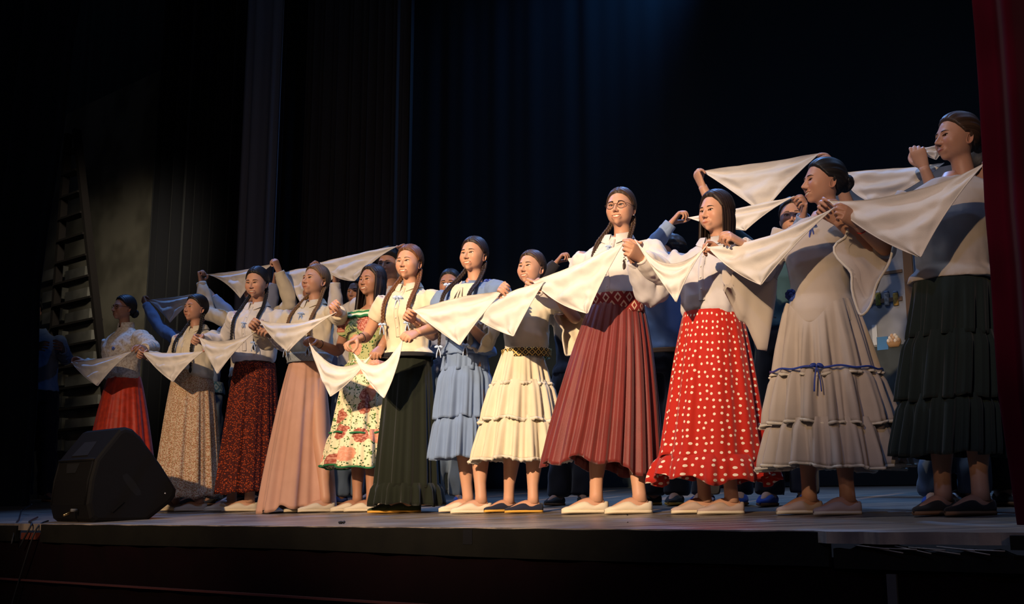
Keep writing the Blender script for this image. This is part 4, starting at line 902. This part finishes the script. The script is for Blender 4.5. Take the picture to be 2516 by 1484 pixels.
MAROON = M('maroon_pleats', (.15, .014, .011), .55, .3, 200, .35, 0, .25, .12, 10); POLKA = M('polka_red', (.42, .014, .006), .75, .3, 300, .2, 0, .2, pat=pat_dots)
BEIGE = M('beige_floral', (.58, .47, .33), .85, .2, 300, .2, pat=pat_beige); DFLOR = M('dark_red_floral', (.050, .010, .008), .85, .2, 300, .2, pat=pat_maroon)
FLOR = M('rose_print', (.78, .72, .48), .8, .2, 300, .2, pat=mk_floral(7.5, .36, .60)); FLORB = M('rose_print_bodice', (.42, .44, .20), .8, .2, 300, .2, pat=mk_floral(6.2, .42, .58))
BELTB = M('black_gold_braid', (.60, .42, .12), .6, pat=pat_diamond((.012, .012, .012), 26, 26, .2)); BELTM = M('maroon_woven_belt', (.24, .022, .022), .8, pat=pat_diamond((.66, .46, .33), 17, 13, .10)); BELTL = M('pale_blue_brocade', (.42, .47, .52), .7, pat=pat_diamond((.32, .37, .42), 40, 40))
# ------------------------------------------------------------------ front row, left to right
tri = dict
FR = [
 dict(key='w1', x=288, s=.05, xh=306, top=724, byaw=28, hyaw=42, pitch=-2, face='calm', skin='tan', glasses=True, hair=dict(t='bun', c='black', bx=.0, bz=-.035), hs=.90,
      R=dict(p=(176, 892), off=.20), L=dict(p=(326, 862), off=.30, pole=(1, .3, -.7)), topw=dict(mat=LACEM, cstyle='stand', ch=.045, neck=.845, sleeve='long', full=1.12),
      skirt=dict(w=(268, 344, 925), h=(196, 388, 1228), mat=RED, k=dict(ns=11, amp=.018, seed=1)), shoe=(CAN, ROPE), label='woman in glasses, white lace blouse and plain bright red skirt, leftmost of the front row', pin='blue'),
 dict(key='w2', x=470, s=0, xh=482, top=722, byaw=25, hyaw=34, pitch=-3, face='calm', skin='mid', earring=True, hair=dict(t='braids', c='black', len=.33), hs=.93,
      R=dict(p=(352, 866), pole=(-1, .3, -.8)), L=dict(p=(502, 862)), topw=dict(mat=CREAM, sleeve='long', placket=True, blouson=True), 
      skirt=dict(w=(428, 520, 912), h=(378, 546, 1222), mat=BEIGE, k=dict(ns=12, amp=.020, seed=2)), shoe=(CAN, ROPE), shoepx=[(430, 1250, 70), (488, 1252, 78)], label='woman with two black braids, cream blouse and beige floral long skirt'),
 dict(key='w3', x=612, s=0, xh=632, top=655, byaw=18, hyaw=14, pitch=9, face='open', skin='light', hair=dict(t='braids', c='black', len=.30, rib=RIB), hs=.95,
      R=dict(p=(490, 832), pole=(-1, .3, -.8)), L=dict(p=(628, 815), palm=(-.2, .9, -.3)), topw=dict(mat=WHITE, sleeve='long', placket=True, blouson=True),
      skirt=dict(w=(578, 676, 893), h=(530, 690, 1212), mat=DFLOR, k=dict(ns=12, amp=.020, seed=3)), shoe=(CAN, ROPE), shoepx=[(568, 1250, 78), (612, 1252, 80)], label='smiling woman looking down, white shirt, black braids and dark red floral skirt'),
 dict(key='w4', x=742, s=-.02, xh=776, top=648, byaw=24, hyaw=36, pitch=-7, face='closed', skin='light', fair=True, hair=dict(t='braids', c='blonde', len=.34, rib=RIB), hs=.97,
      R=dict(p=(640, 790), pole=(-1, .2, -.9), band=(.0022, GOLD)), L=dict(p=(824, 768), pole=(.8, .2, -1), palm=(-.3, .9, -.2)), topw=dict(mat=CREAM, sleeve={'R': 'long', 'L': 'three'}, blouson=True, full=1.1),
      belt=dict(mat=BELTL, z=(.592, .628), e=.012), skirt=dict(w=(712, 792, 892), h=(634, 826, 1252), mat=PEACH, k=dict(ns=8, amp=.026, seed=12, hemwave=.03)), shoe=(CAN, ROPE), shoepx=[(765, 1254, 70), (800, 1256, 70)], label='fair woman with lifted chin, cream blouse, pale blue belt and peach long skirt'),
 dict(key='w5', x=890, s=.05, xh=914, top=650, byaw=30, hyaw=34, pitch=-4, face='open', skin='tan', ears=False, hair=dict(t='long', c='dark', L=.225, a0=58, cover=True), hs=.95,
      R=dict(p=(762, 846), pole=(-.6, .2, -1), band=(.0024, BLACK), palm=(.3, 0, -1)), L=dict(p=(915, 880), h='fist', palm=(-.4, .9, 0), pole=(1, .3, -.6)), topw=dict(name='dress_bodice', mat=FLORB, sleeve='short', collar=False, wrinkle=.6, neck=.812, low=.575),
      skirt=dict(w=(856, 952, 888), h=(798, 985, 1148), name='dress_skirt', mat=FLOR, k=dict(ns=8, amp=.028, seed=5, tiers=[.66], trim=dict(h=.012, mat=TGREEN))), shoe=(CAN, ROPE), shoepx=[(878, 1256, 75), (912, 1256, 80)], label='woman with loose straight dark hair in a rose print dress with green edging'),
 dict(key='w6', x=992, s=-.08, xh=1006, top=600, byaw=24, hyaw=24, pitch=0, face='open', skin='light', fair=True, ears=True, hair=dict(t='braids', c='auburn', len=.27, r=.0105, rib=RIB), hs=.97,
      R=dict(p=(866, 862), pole=(-.7, .1, -1), band=(.0026, BLACK), palm=(.3, .1, -1), dir=(-.6, 0, -.2)), L=dict(p=(990, 832), pole=(.9, .2, -.8), palm=(-.2, .9, -.2), h='fist'), topw=dict(mat=CREAM, sleeve='short', placket=True, low=.575),
      belt=dict(mat=BLKR, z=(.566, .582), e=.008), skirt=dict(w=(956, 1062, 872), h=(912, 1084, 1240), mat=BLACKSK, k=dict(ns=12, amp=.020, seed=6, tiers=[.86])), shoe=(GRN, YROPE), shoepx=[(975, 1262, 84), (1010, 1262, 84, .05)], label='woman with thick auburn braids, cream short-sleeved blouse and dark green long skirt'),
 dict(key='w7', x=1136, s=-.05, xh=1164, top=580, byaw=26, hyaw=28, pitch=-2, face='open', skin='light', hair=dict(t='braids', c='dark', len=.46, r=.0098, rib=RIB, fwd=-.19), hs=.96,
      R=dict(p=(1018, 766), pole=(-.4, .1, -1), band=(.002, GOLD)), L=dict(p=(1232, 716), pole=(.6, .2, -1), palm=(-.2, .9, -.2)), topw=dict(name='dress_bodice', mat=LBLUE, sleeve='puff', neck=.826, low=.56, loose=.016, cstyle='stand', ch=.02),
      skirt=dict(w=(1094, 1196, 850), h=(1062, 1208, 1128), name='dress_skirt', mat=LBLUE, k=dict(ns=10, amp=.024, seed=7, tiers=[.20, .62])), shoe=(CAN, ROPE), shoepx=[(1150, 1262, 78, .12), (1182, 1264, 80)], label='tall woman with long dark braids in a light blue tiered dress', bib=True),
 dict(key='w8', x=1282, s=.02, xh=1305, top=613, byaw=26, hyaw=34, pitch=-4, face='open', skin='light', hair=dict(t='tail', c='brown'), hs=.95,
      R=dict(p=(1152, 770), pole=(-.5, .1, -1), flare=dict(**{'from': .42}, to=.80, w=.028, drop=.05)), L=dict(p=(1336, 690), pole=(1, .1, -.9), off=.20, palm=(-.2, .9, -.2), flare=dict(**{'from': .30}, to=.56, w=.06, drop=.13)), topw=dict(name='dress_bodice', mat=CREAM, sleeve={'R': 'elbow', 'L': 'short'}, collar=False, neck=.825),
      belt=dict(mat=BELTB, z=(.580, .612), e=.024), skirt=dict(w=(1240, 1328, 856), h=(1166, 1392, 1130), name='dress_skirt', mat=CREAM, k=dict(ns=11, amp=.024, seed=8, tiers=[.30, .62], trim=dict(h=.014, mat=LACE, jag=.012))), shoe=(NAVY, YROPE), shoepx=[(1250, 1258, 60, .05), (1310, 1260, 80)], label='woman with pulled back hair in a cream tiered dress with black and gold belt'),
 dict(key='w9', x=1505, s=0, xh=1524, top=460, byaw=26, hyaw=24, pitch=-2, face='open', skin='light', glasses=True, earring=True, hair=dict(t='braids', c='brown', len=.16, fwd=-.12), hs=.95,
      R=dict(p=(1312, 692), pole=(-.7, .1, -1), band=(.0024, BLACK), palm=(.6, .5, -.3)), L=dict(p=(1534, 592), pole=(.8, .3, -1), band=(.0016, GOLD), palm=(-.5, .8, .1), off=.34), topw=dict(mat=WHITE, sleeve='long', full=1.25, placket=True),
      belt=dict(mat=BELTM, z=(.600, .658), e=.010), skirt=dict(w=(1456, 1576, 742), h=(1328, 1630, 1148), mat=MAROON, k=dict(ns=26, amp=.020, seed=9, sharp=1.3, hemwave=.035, shape=.72, hemtilt=-.03)), shoe=(CAN, ROPE), shoepx=[(1465, 1260, 80), (1572, 1258, 78)], label='woman in glasses with white blouse, patterned wide belt and maroon pleated skirt'),
 dict(key='w10', x=1748, s=.0, xh=1756, top=468, byaw=32, hyaw=48, pitch=0, face='closed', skin='light', ears=False, hair=dict(t='long', c='dark', L=.38, a0=64, cover=True, wid=.95), hs=.96,
      R=dict(p=(1572, 596), pole=(-.5, .2, -1), off=.26), L=dict(p=(1768, 590), pole=(.7, .4, -1), palm=(-.4, .5, -.7), off=.33, dir=(-.5, 0, .1)), topw=dict(mat=GREY, sleeve='long', full=1.15, placket=True, blouson=True),
      skirt=dict(w=(1680, 1822, 768), h=(1612, 1898, 1180), mat=POLKA, k=dict(ns=10, amp=.022, seed=10, tiers=[.86], hemwave=.03, flare=.02)), shoe=(CANP, ROPE), shoepx=[(1732, 1250, 80, .05), (1798, 1250, 80)], label='woman with long loose dark hair, grey shirt and red polka dot skirt'),
 dict(key='w11', x=2024, s=.0, xh=2020, top=388, byaw=22, hyaw=80, pitch=-3, face='open', skin='mid', hair=dict(t='bun', c='black', bz=.005, br=.042, part=False), hs=.98,
      R=dict(p=(1738, 612), pole=(-.5, .1, -1), flare=dict(**{'from': .42}, to=.90, w=.035, drop=.26, rev=1), palm=(.5, .2, -.8)), L=dict(p=(2052, 506), pole=(1, .2, -1), band=(.0024, M('red_thread', (.5, .03, .02), .6)), palm=(-.3, .9, -.1), flare=dict(**{'from': .50}, to=.86, w=.08, drop=.24)), topw=dict(name='dress_bodice', mat=OFFW, sleeve={'R': 'three', 'L': 'elbow'}, collar=False, neck=.828, low=.515, wrinkle=.35, loose=.006),
      skirt=dict(w=(1932, 2098, 742), h=(1884, 2216, 1148), name='dress_skirt', mat=OFFW, k=dict(ns=14, amp=.038, seed=11, tiers=[.42, .72], sharp=1.6, drop=.11, trim=dict(h=.010, mat=LACE, jag=.006))), shoe=(CANP, ROPE), shoepx=[(1990, 1252, 70, .05), (2084, 1254, 72)], label='woman in profile with a curly bun, off-white tiered dress with flared sleeves'),
 dict(key='w12', x=2356, s=.02, xh=2346, top=276, byaw=28, hyaw=76, pitch=-2, face='closed', skin='mid', fair=True, hair=dict(t='bun', c='brown', bz=-.02, part=False, br=.034), hs=.96,
      R=dict(p=(2036, 494), pole=(-.5, .1, -1), off=.28, palm=(.6, .3, -.6)), L=dict(p=(2420, 398), pole=(1, .4, -.6), off=.26), topw=dict(mat=OFFW, sleeve={'R': 'short', 'L': 'puff'}, low=.565, collar=False, neck=.83, wrinkle=.5, loose=.02),
      skirt=dict(w=(2248, 2440, 694), h=(2204, 2452, 1120), mat=BLK2, k=dict(ns=14, amp=.026, seed=13, tiers=[.30, .66])), shoe=(DKC, BRS), shoepx=[(2320, 1256, 60), (2412, 1257, 70)], label='woman in profile at the right edge, off-white blouse and black tiered skirt'),
]
for sp in FR: person(sp)
# ------------------------------------------------------------------ back row and wings
off = .22
def men(**k): return dict(k, male=True)
BKR = [
 men(key='b0', x=84, s=1.6, xh=84, top=735, byaw=-20, hyaw=-20, face='man', skin='deep', hi=False, hair=dict(c='black', part=False), R=dict(p=(118, 842), h='open', off=.28, palm=(1, 0, 0)), L=dict(p=(134, 838), h='open', off=.26, palm=(-1, 0, 0)), topw=dict(mat=BSHIRT, sleeve='long', low=.54), trousers=dict(mat=DTROU), shoe=(DKC, BRS), label='person in a blue shirt clapping in the dark left wing, mostly behind the curtain'),
 men(key='b1', x=498, s=.85, xh=486, top=744, byaw=20, hyaw=20, face='man', skin='mid', hi=False, hair=dict(c='black', part=False), R=dict(p=(364, 738), off=.12, pole=(-1, .2, -1)), L=dict(p=(504, 720), off=.15, pole=(1, .2, -.6)), topw=dict(mat=BSHIRT, sleeve='long', low=.56), belt=dict(mat=TEAL, z=(.545, .60), e=.02), trousers=dict(mat=JEANS, wr=1.5), shoe=(DKC, BRS), label='man in a blue shirt and teal woven sash behind the beige floral skirt'),
 men(key='b2', x=606, s=.8, xh=628, top=676, byaw=20, hyaw=20, face='man', skin='light', hi=False, hair=dict(c='dark', part=False), R=dict(p=(508, 676), off=.12, pole=(-1, .2, -1), h='fist'), L=dict(p=(672, 650), off=.12, pole=(.7, .2, -1), h='fist'), topw=dict(mat=CREAM, sleeve='long', low=.55), trousers=dict(mat=DTROU), shoe=(NAVY, BRS), label='man in a cream shirt raising both arms behind the woman looking down'),
 men(key='b3', x=760, s=.9, xh=772, top=676, byaw=20, hyaw=20, face='man', skin='tan', hi=False, hair=dict(c='black', part=False), R=dict(p=(700, 672), off=.05, pole=(-.6, .2, -1)), topw=dict(mat=GBSHIRT, sleeve='long', low=.55), trousers=dict(mat=DTROU), shoe=(NAVY, BRS), label='person in a dark grey blue shirt hidden behind the fair woman in peach skirt'),
 dict(key='b4', x=862, s=1.0, xh=880, top=682, byaw=18, hyaw=25, face='closed', skin='tan', hi=False, hair=dict(c='black', t='cap'), R=dict(p=(786, 648), off=.10, pole=(-.7, .2, -1)), topw=dict(mat=WHITE, sleeve='long', low=.55), trousers=dict(mat=JEANS, wr=1.6), shoe=(BLUEC, BRS), label='person in a white shirt glimpsed left of the loose straight dark hair'),
 men(key='b5', x=950, s=.95, xh=956, top=612, byaw=18, hyaw=18, face='man', skin='mid', hi=True, hair=dict(c='black', part=False, vol=1.9), R=dict(p=(846, 664), off=.10, pole=(-.5, .2, -1)), L=dict(p=(978, 606), off=.10, pole=(-.3, .6, -1)), topw=dict(mat=WHITE, sleeve='long', low=.55), trousers=dict(mat=DTROU), shoe=(DKC, BRS), label='man with bushy black hair peering out behind the auburn braids'),
 dict(key='b6', x=1098, s=.85, xh=1106, top=660, byaw=10, hyaw=12, face='calm', skin='tan', hi=True, hair=dict(c='black', t='cap'), R=dict(p=(1092, 742), off=.22, pole=(-.7, .2, -1)), topw=dict(mat=GBSHIRT, sleeve='long', low=.55), trousers=dict(mat=JEANS, wr=1.6), shoe=(BLUEC, BRS), label='dark haired person behind a raised pale cloth, left of the light blue dress'),
 dict(key='b7', x=1402, s=.85, xh=1430, top=668, byaw=15, hyaw=20, face='calm', skin='tan', hi=False, hair=dict(c='black', t='cap'), R=dict(p=(1400, 634), off=.10, pole=(-.7, .2, -1)), L=dict(p=(1448, 622), off=.10, pole=(.7, .2, -1)), topw=dict(mat=DTROU, sleeve='long', low=.55), trousers=dict(mat=DTROU), shoe=(DKC, BRS), label='person in dark clothes whose raised hands show left of the glasses and maroon skirt'),
 men(key='b9', x=1634, s=.85, xh=1640, top=580, byaw=40, hyaw=70, face='man', skin='tan', hi=True, hair=dict(c='black', part=False, vol=1.5), R=dict(p=(1644, 572), off=.12, pole=(-.4, .2, -1)), topw=dict(mat=BSHIRT, sleeve='long', low=.56), belt=dict(mat=BRS, z=(.548, .566), e=.02), trousers=dict(mat=DTROU), shoe=(DKC, YROPE), label='man with black hair and blue shirt between maroon and polka dot skirts'),
 dict(key='b10', x=1776, s=.8, xh=1772, top=500, byaw=20, hyaw=40, face='closed', skin='mid', hi=False, hair=dict(c='black', t='cap'), R=dict(p=(1692, 536), off=.12, pole=(-.5, .2, -1)), L=dict(p=(1950, 486), off=.10, pole=(.9, .2, -.8)), topw=dict(mat=BSHIRT, sleeve='long', low=.56), trousers=dict(mat=DTROU), shoe=(BLUEC, BRS), label='person in a blue shirt hidden behind the long loose dark hair'),
 dict(key='b11', x=1936, s=.8, xh=1946, top=484, byaw=12, hyaw=18, face='calm', skin='light', hi=True, fair=True, hair=dict(c='brown', t='cap'), R=dict(p=(1726, 424), off=.10, pole=(-1, .2, -.8)), L=dict(p=(2012, 380), off=.10, pole=(.8, .3, -.8), h='open'), topw=dict(mat=cloth('dark_teal', (.03, .07, .09)), sleeve='elbow', low=.56), trousers=dict(mat=DTROU), shoe=(BLUEC, BRS), label='fair haired woman whose eyes show over the scarf left of the profile in off-white'),
 dict(key='b12', x=2346, s=.6, xh=2352, top=428, byaw=15, hyaw=30, face='calm', skin='light', hi=False, hair=dict(c='black', t='cap'), R=dict(p=(2240, 372), off=.25, pole=(.5, -.1, -1), palm=(.3, .9, -.1)), topw=dict(mat=cloth('dark_teal', (.03, .07, .09)), sleeve='elbow', low=.56), trousers=dict(mat=JEANS, wr=2, end=.06), shoe=(BLUEC, BRS), label='person in dark teal top and grey jeans behind the black tiered skirt'),
 dict(key='b13', x=2414, s=.75, xh=2420, top=352, byaw=15, hyaw=-70, face='calm', skin='light', hi=False, hair=dict(c='black', t='cap'), L=dict(p=(2442, 400), off=.10), topw=dict(mat=DTROU, sleeve='long', low=.56), trousers=dict(mat=DTROU), shoe=(DKC, BRS), label='dark haired person almost hidden between the rightmost profile and red curtain'),
]
for sp in BKR: person(sp)
print('STRETCH', REPORT)
# ------------------------------------------------------------------ white scarves, each held by two corners with the point hanging
def scarf(A, Bp, Cp, s, label, mat=None, sag=.03, bul=(.0, .0), seed=0, group=None, offB=None, folds=3.6, amp=.013, hem=True, wid=None):
    mat = mat or SCARF; a = on_s(*A, s); b = on_s(*Bp, s if offB is None else offB); c = on_s(*Cp, s-.03); rg = np.random.RandomState(seed+3)
    base = (a+b)/2; root = MB(); nu, nv = 56, 40; u = np.linspace(0, 1, nu)[None, :]; v = np.linspace(0, 1, nv)[:, None]; dn = np.array([0, 0, -1.]); nn = np.array([NX, NY, 0.])
    def edge(P, k, x):   # side edge with a bulge across it
        m = (P+c)/2; d = c-P; pr = np.cross(d, nn); pr = pr/np.linalg.norm(pr)
        q = (1-x)**2*P+2*x*(1-x)*(m+pr*k*np.linalg.norm(d))+x*x*c if False else None
        X = x[..., None]; return (1-X)**2*P+2*X*(1-X)*(m+pr*k*np.linalg.norm(d))+X**2*c
    Lf = edge(a, bul[0], v[:, 0]); Rt = edge(b, -bul[1], v[:, 0]); U = u[..., None]
    P = Lf[:, None]*(1-U)+Rt[:, None]*U; hang = (4*u*(1-u))*(1-v)**1.2*sag; P = P+hang[..., None]*dn
    e = np.clip(4*u*(1-u), 0, 1)**.7; ph = rg.rand(3)*6
    rip = amp*np.sin(2*math.pi*folds*v*(1-.25*v)+ph[0]+2.2*(u-.5)**2)*(1-v)**.7*(.35+.65*e)+amp*.6*np.sin(2*math.pi*(1.3*v+1.2*u)+ph[1])*e
    rad = amp*.55*np.sin(9*np.arctan2(v+.03, np.minimum(u, 1-u)+.06)+ph[2])*np.exp(-((np.minimum(u, 1-u))/.28)**2)
    rip = (rip+rad)*np.clip(np.minimum(u, 1-u)*6+.15, 0, 1); P = P+rip[..., None]*nn+(nn*(-.02)*e[..., None]*np.sin(math.pi*v)[..., None])
    fine = (vnoise(P*[1, 1, 2.2], 16)*.006+vnoise(P+3, 38)*.0022)*np.clip(np.minimum(u, 1-u)*8, 0, 1); P = P+fine[..., None]*nn
    # hem of the side edges: a little scallop
    V = P.reshape(-1, 3)-base; th = nn*.0022; m_ = MB(); f1 = [list(q) for q in grid_faces(nv, nu)]; pat = np.stack([np.broadcast_to(u, (nv, nu)), np.broadcast_to(v, (nv, nu)), 0*u*v], -1).reshape(-1, 3)
    m_.add(V, f1, (1, 1, 1), pat); m_.add(V+th, [q[::-1] for q in f1], (1, 1, 1), pat); o = nu*nv; rim = [(0, j) for j in range(nu)]+[(i, nu-1) for i in range(1, nv)]+[(nv-1, j) for j in range(nu-2, -1, -1)]+[(i, 0) for i in range(nv-2, 0, -1)]
    ix = [i*nu+j for i, j in rim]; fs = [[ix[k], ix[(k+1) % len(ix)], ix[(k+1) % len(ix)]+o, ix[k]+o] for k in range(len(ix))]; m_.f += fs; m_.m += [0]*len(fs)
    ob = m_.build('scarf', mat); ob.location = base; tag(ob, label, 'scarf', group)
    if hem:
        hm = MB(); E = np.concatenate([P[:, 0], P[::-1, -1]])-base; tube(hm, resample(E, 90), .0024, 6); hm.build('hem', mat, ob)
    return ob
s1 = -.30
scarf((176, 890), (326, 862), (240, 948), -.24, 'greyish white triangular scarf held before the lace blouse, leftmost front scarf', sag=.012, bul=(-.06, .08), seed=1)
scarf((350, 864), (502, 862), (425, 938), s1, 'white scarf point hanging over the beige floral skirt', sag=.010, bul=(-.06, .10), seed=2)
scarf((489, 829), (628, 814), (535, 918), s1-.02, 'white scarf with drooping top held before the dark red floral skirt', sag=.045, bul=(-.04, .08), seed=3)
scarf((638, 786), (826, 767), (708, 864), s1-.03, 'white scarf held at chest height over cream blouse and pale blue belt', sag=.040, bul=(-.08, .08), seed=4)
scarf((760, 843), (912, 872), (812, 974), s1-.02, 'slack white scarf over the peach skirt and rose print dress', sag=.105, bul=(-.05, -.12), seed=5, amp=.012)
scarf((866, 860), (990, 830), (944, 978), s1-.05, 'deeply sagging white scarf held before the dark green skirt', sag=.12, bul=(-.12, -.12), seed=6, amp=.012)
scarf((1016, 762), (1234, 715), (1130, 848), s1-.05, 'white scarf crossing the light blue dress under the long braids', sag=-.01, bul=(-.02, .04), seed=7)
scarf((1150, 768), (1338, 690), (1262, 826), s1-.04, 'white scarf point in front of the cream dress with the gold belt', sag=-.02, bul=(-.06, .04), seed=8)
scarf((1310, 692), (1534, 594), (1444, 770), s1-.02, 'brightest white scarf, held left of the glasses and maroon skirt', sag=.0, bul=(-.12, .06), seed=9, offB=s1-.04)
scarf((1560, 588), (1740, 598), (1662, 742), s1-.0, 'white scarf with many swags between the maroon and polka dot skirts', sag=.11, bul=(-.02, .10), seed=10, amp=.013)
scarf((1738, 606), (2052, 508), (1870, 700), s1, 'wide cream scarf held before the profile in off-white tiered dress', sag=.035, bul=(-.10, .06), seed=11)
scarf((2036, 492), (2420, 400), (2262, 632), s1+.02, 'large cream scarf across the chest of the rightmost woman', sag=.05, bul=(-.10, .08), seed=12, offB=s1+.04)
sb = .68
scarf((364, 736), (504, 718), (418, 792), .73, 'dim grey scarf raised between the first two heads, leftmost raised scarf', sag=.006, bul=(.03, .08), seed=21)
scarf((510, 674), (672, 648), (590, 732), .68, 'white scarf raised behind the black haired smiling woman', sag=.012, bul=(.10, .12), seed=22)
scarf((700, 668), (848, 662), (748, 760), .84, 'white scarf raised behind the fair braided woman in peach skirt', sag=-.03, bul=(-.02, .10), seed=23)
scarf((786, 645), (978, 604), (872, 690), .66, 'long white scarf raised over the loose straight dark hair', sag=-.01, bul=(-.16, .12), seed=24)
scarf((1088, 745), (1135, 690), (1102, 790), .60, 'pale blue lit cloth held before a face behind the light blue dress', sag=.0, bul=(0, 0), seed=25)
scarf((1394, 634), (1448, 620), (1425, 690), .72, 'bit of pale cloth in hands above the brightest scarf', sag=.01, bul=(0, 0), seed=26)
scarf((1540, 600), (1646, 568), (1590, 640), .70, 'pale scarf stretched behind the shoulder of the woman in glasses', sag=.01, bul=(.05, .05), seed=27)
scarf((1690, 534), (1952, 482), (1832, 566), .62, 'pale scarf stretched behind the long loose dark hair', sag=.0, bul=(-.05, .08), seed=28)
scarf((1724, 420), (2014, 376), (1874, 524), .68, 'big white scarf raised high left of the curly bun', sag=.008, bul=(.02, .06), seed=29)
scarf((2066, 424), (2320, 400), (2150, 500), .50, 'pale scarf stretched behind the curly bun towards the right', sag=.0, bul=(-.2, -.1), seed=30)
scarf((2236, 366), (2330, 352), (2300, 392), .44, 'twisted end of a pale scarf at the face of the rightmost woman', sag=.0, bul=(0, 0), seed=31)
# ------------------------------------------------------------------ small trimmings
P = {sp['key']: sp for sp in FR+BKR}
def chest(k, x, z, out=.0):   # point on the front of the bodice
    q = P[k]['_']; zz = z; r = [np.interp(zz, [a[0] for a in q['Rr']], [a[i] for a in q['Rr']]) for i in (1, 2, 3)]; y = r[2]-(r[1]*q['g']+q['lo']*.7)*math.sqrt(max(.05, 1-(x/(r[0]*q['g']+.01))**2))
    return q['B']((x, y-.008-out, z*1.62))
def rosette(k, x, z, r, mat, name='flower_pin'):
    c = chest(k, x, z); mb = MB(); R = rot('z', -math.radians(P[k].get('byaw', 30)))
    for i in range(9): a = i*2*math.pi/9; ellipsoid(mb, c+R@np.array([r*.6*math.cos(a), -.002*(i % 2), r*.6*math.sin(a)]), (r*.38, r*.3, r*.38), 6, 8)
    ellipsoid(mb, c+R@np.array([0, -.006, 0]), (r*.4,)*3, 7, 9); return mb.build(name, mat, P[k]['_']['root'])
rosette('w1', .05, .735, .016, M('blue_felt', (.12, .17, .42), .8))
rosette('w2', .055, .70, .014, M('blue_felt', (.12, .17, .42), .8)); bow(P['w3']['_']['root'], chest('w3', 0, .75), RIB, .02, .03); bow(P['w6']['_']['root'], chest('w6', -.005, .785, .004), RIB, .034, .06); bow(P['w4']['_']['root'], chest('w4', -.01, .785), RIB, .024, .045)
rosette('w11', -.125, .605, .030, M('royal_blue_felt', (.02, .05, .26), .8)); bow(P['w11']['_']['root'], chest('w11', -.03, .79, .005), BRIB, .03, .09); bow(P['w9']['_']['root'], chest('w9', -.01, .80), RIB, .018, .03)
q = P['w11']['_']; so = [c for c in q['root'].children if c.name.startswith('dress_skirt')][0]
def skirt_girdle(key, t, mat, name, r=.003):
    sp = P[key]; k_ = sp['skirt']; Y = sp['_']['Y']; b = sp['_']['base']; z = None
    wl, wr_, hl, hr_ = [at(k_[i][j], k_[i][2], Y)-b for i in 'wh' for j in (0, 1)]; c0, c1 = (wl[0]+wr_[0])/2, (hl[0]+hr_[0])/2; g = t**.8; rr = (wr_[0]-wl[0])/2+((hr_[0]-hl[0])/2-(wr_[0]-wl[0])/2)*g+.012; cx = c0+(c1-c0)*t**1.1; z = wl[2]+(hl[2]-wl[2])*t
    a = np.linspace(0, 2*math.pi, 90); Pp = np.stack([cx+rr*1.03*np.cos(a), rr*.9*np.sin(a), z+.004*np.sin(11*a)], -1); m_ = MB(); tube(m_, Pp, r, 6, flat=1.6); m_.build(name, mat, so); return np.array([cx-rr*.42, -rr*.84, z])
c = skirt_girdle('w11', .43, BRIB, 'ribbon_band'); bow(so, c, BRIB, .035, .11)
# w7: pale bib with ribbon ties
q = P['w7']['_']; mb = MB(); zs = np.linspace(.818, .70, 10); xs = np.linspace(-1, 1, 11); V = np.array([[chest('w7', x*(.065+.010*math.sin(i)), z, .004+.004*math.sin(x*9)) for x in xs] for i, z in enumerate(zs)]); V2 = V+q['B']((0, .012, 0), 0)
mb.add(V.reshape(-1, 3), [list(f) for f in grid_faces(10, 11)]); mb.add(V2.reshape(-1, 3), [list(f)[::-1] for f in grid_faces(10, 11)]); bb = mb.build('bib', CREAM, q['root'])
for x in (-.02, .0, .022): m_ = MB(); tube(m_, spline([chest('w7', x*.3, .80, .012), chest('w7', x, .77, .020), chest('w7', x*1.6, .725, .016)], 14), .006, 6, flat=.4); m_.build('ribbon_tie', CREAM, bb)
for sx in (-1, 1): bow(q['root'], q['B']((sx*.135, -.03, 1.335)), BRIB if sx > 0 else RIB, .03, .04, 'shoulder_bow')
# w5: green frill round the neckline and cuffs
q = P['w5']['_']; 
def neckring(q, zf, zb, e, wav=0):
    out = []
    for x in np.linspace(0, 2*math.pi, 90):
        z = zb+(zf-zb)*(.5-.5*math.sin(x)) ; r = [np.interp(z, [a[0] for a in q['Rr']], [a[i] for a in q['Rr']]) for i in (1, 2, 3)]
        out.append(q['B'](((r[0]*q['g']+q['lo']*.7+e)*math.cos(x), r[2]+(r[1]*q['g']+q['lo']*.7+e)*math.sin(x), z*1.62+wav*math.sin(14*x))))
    return np.array(out)
for zf, zb, e in ((.797, .818, .004), (.778, .808, .010)): m_ = MB(); tube(m_, neckring(q, zf, zb, e, .003), .0070, 6, flat=1.3); m_.build('green_frill', TGREEN, q['root'])
m_ = MB(); V = np.array([neckring(q, .797-.019*t, .818-.010*t, .006+.004*t, .003*t) for t in (0, .5, 1)]); m_.add(V.reshape(-1, 3), [list(f) for f in grid_faces(3, 90)]); m_.build('neck_ruffle', FLOR, q['root'])
# w12: gathered top edge of the skirt
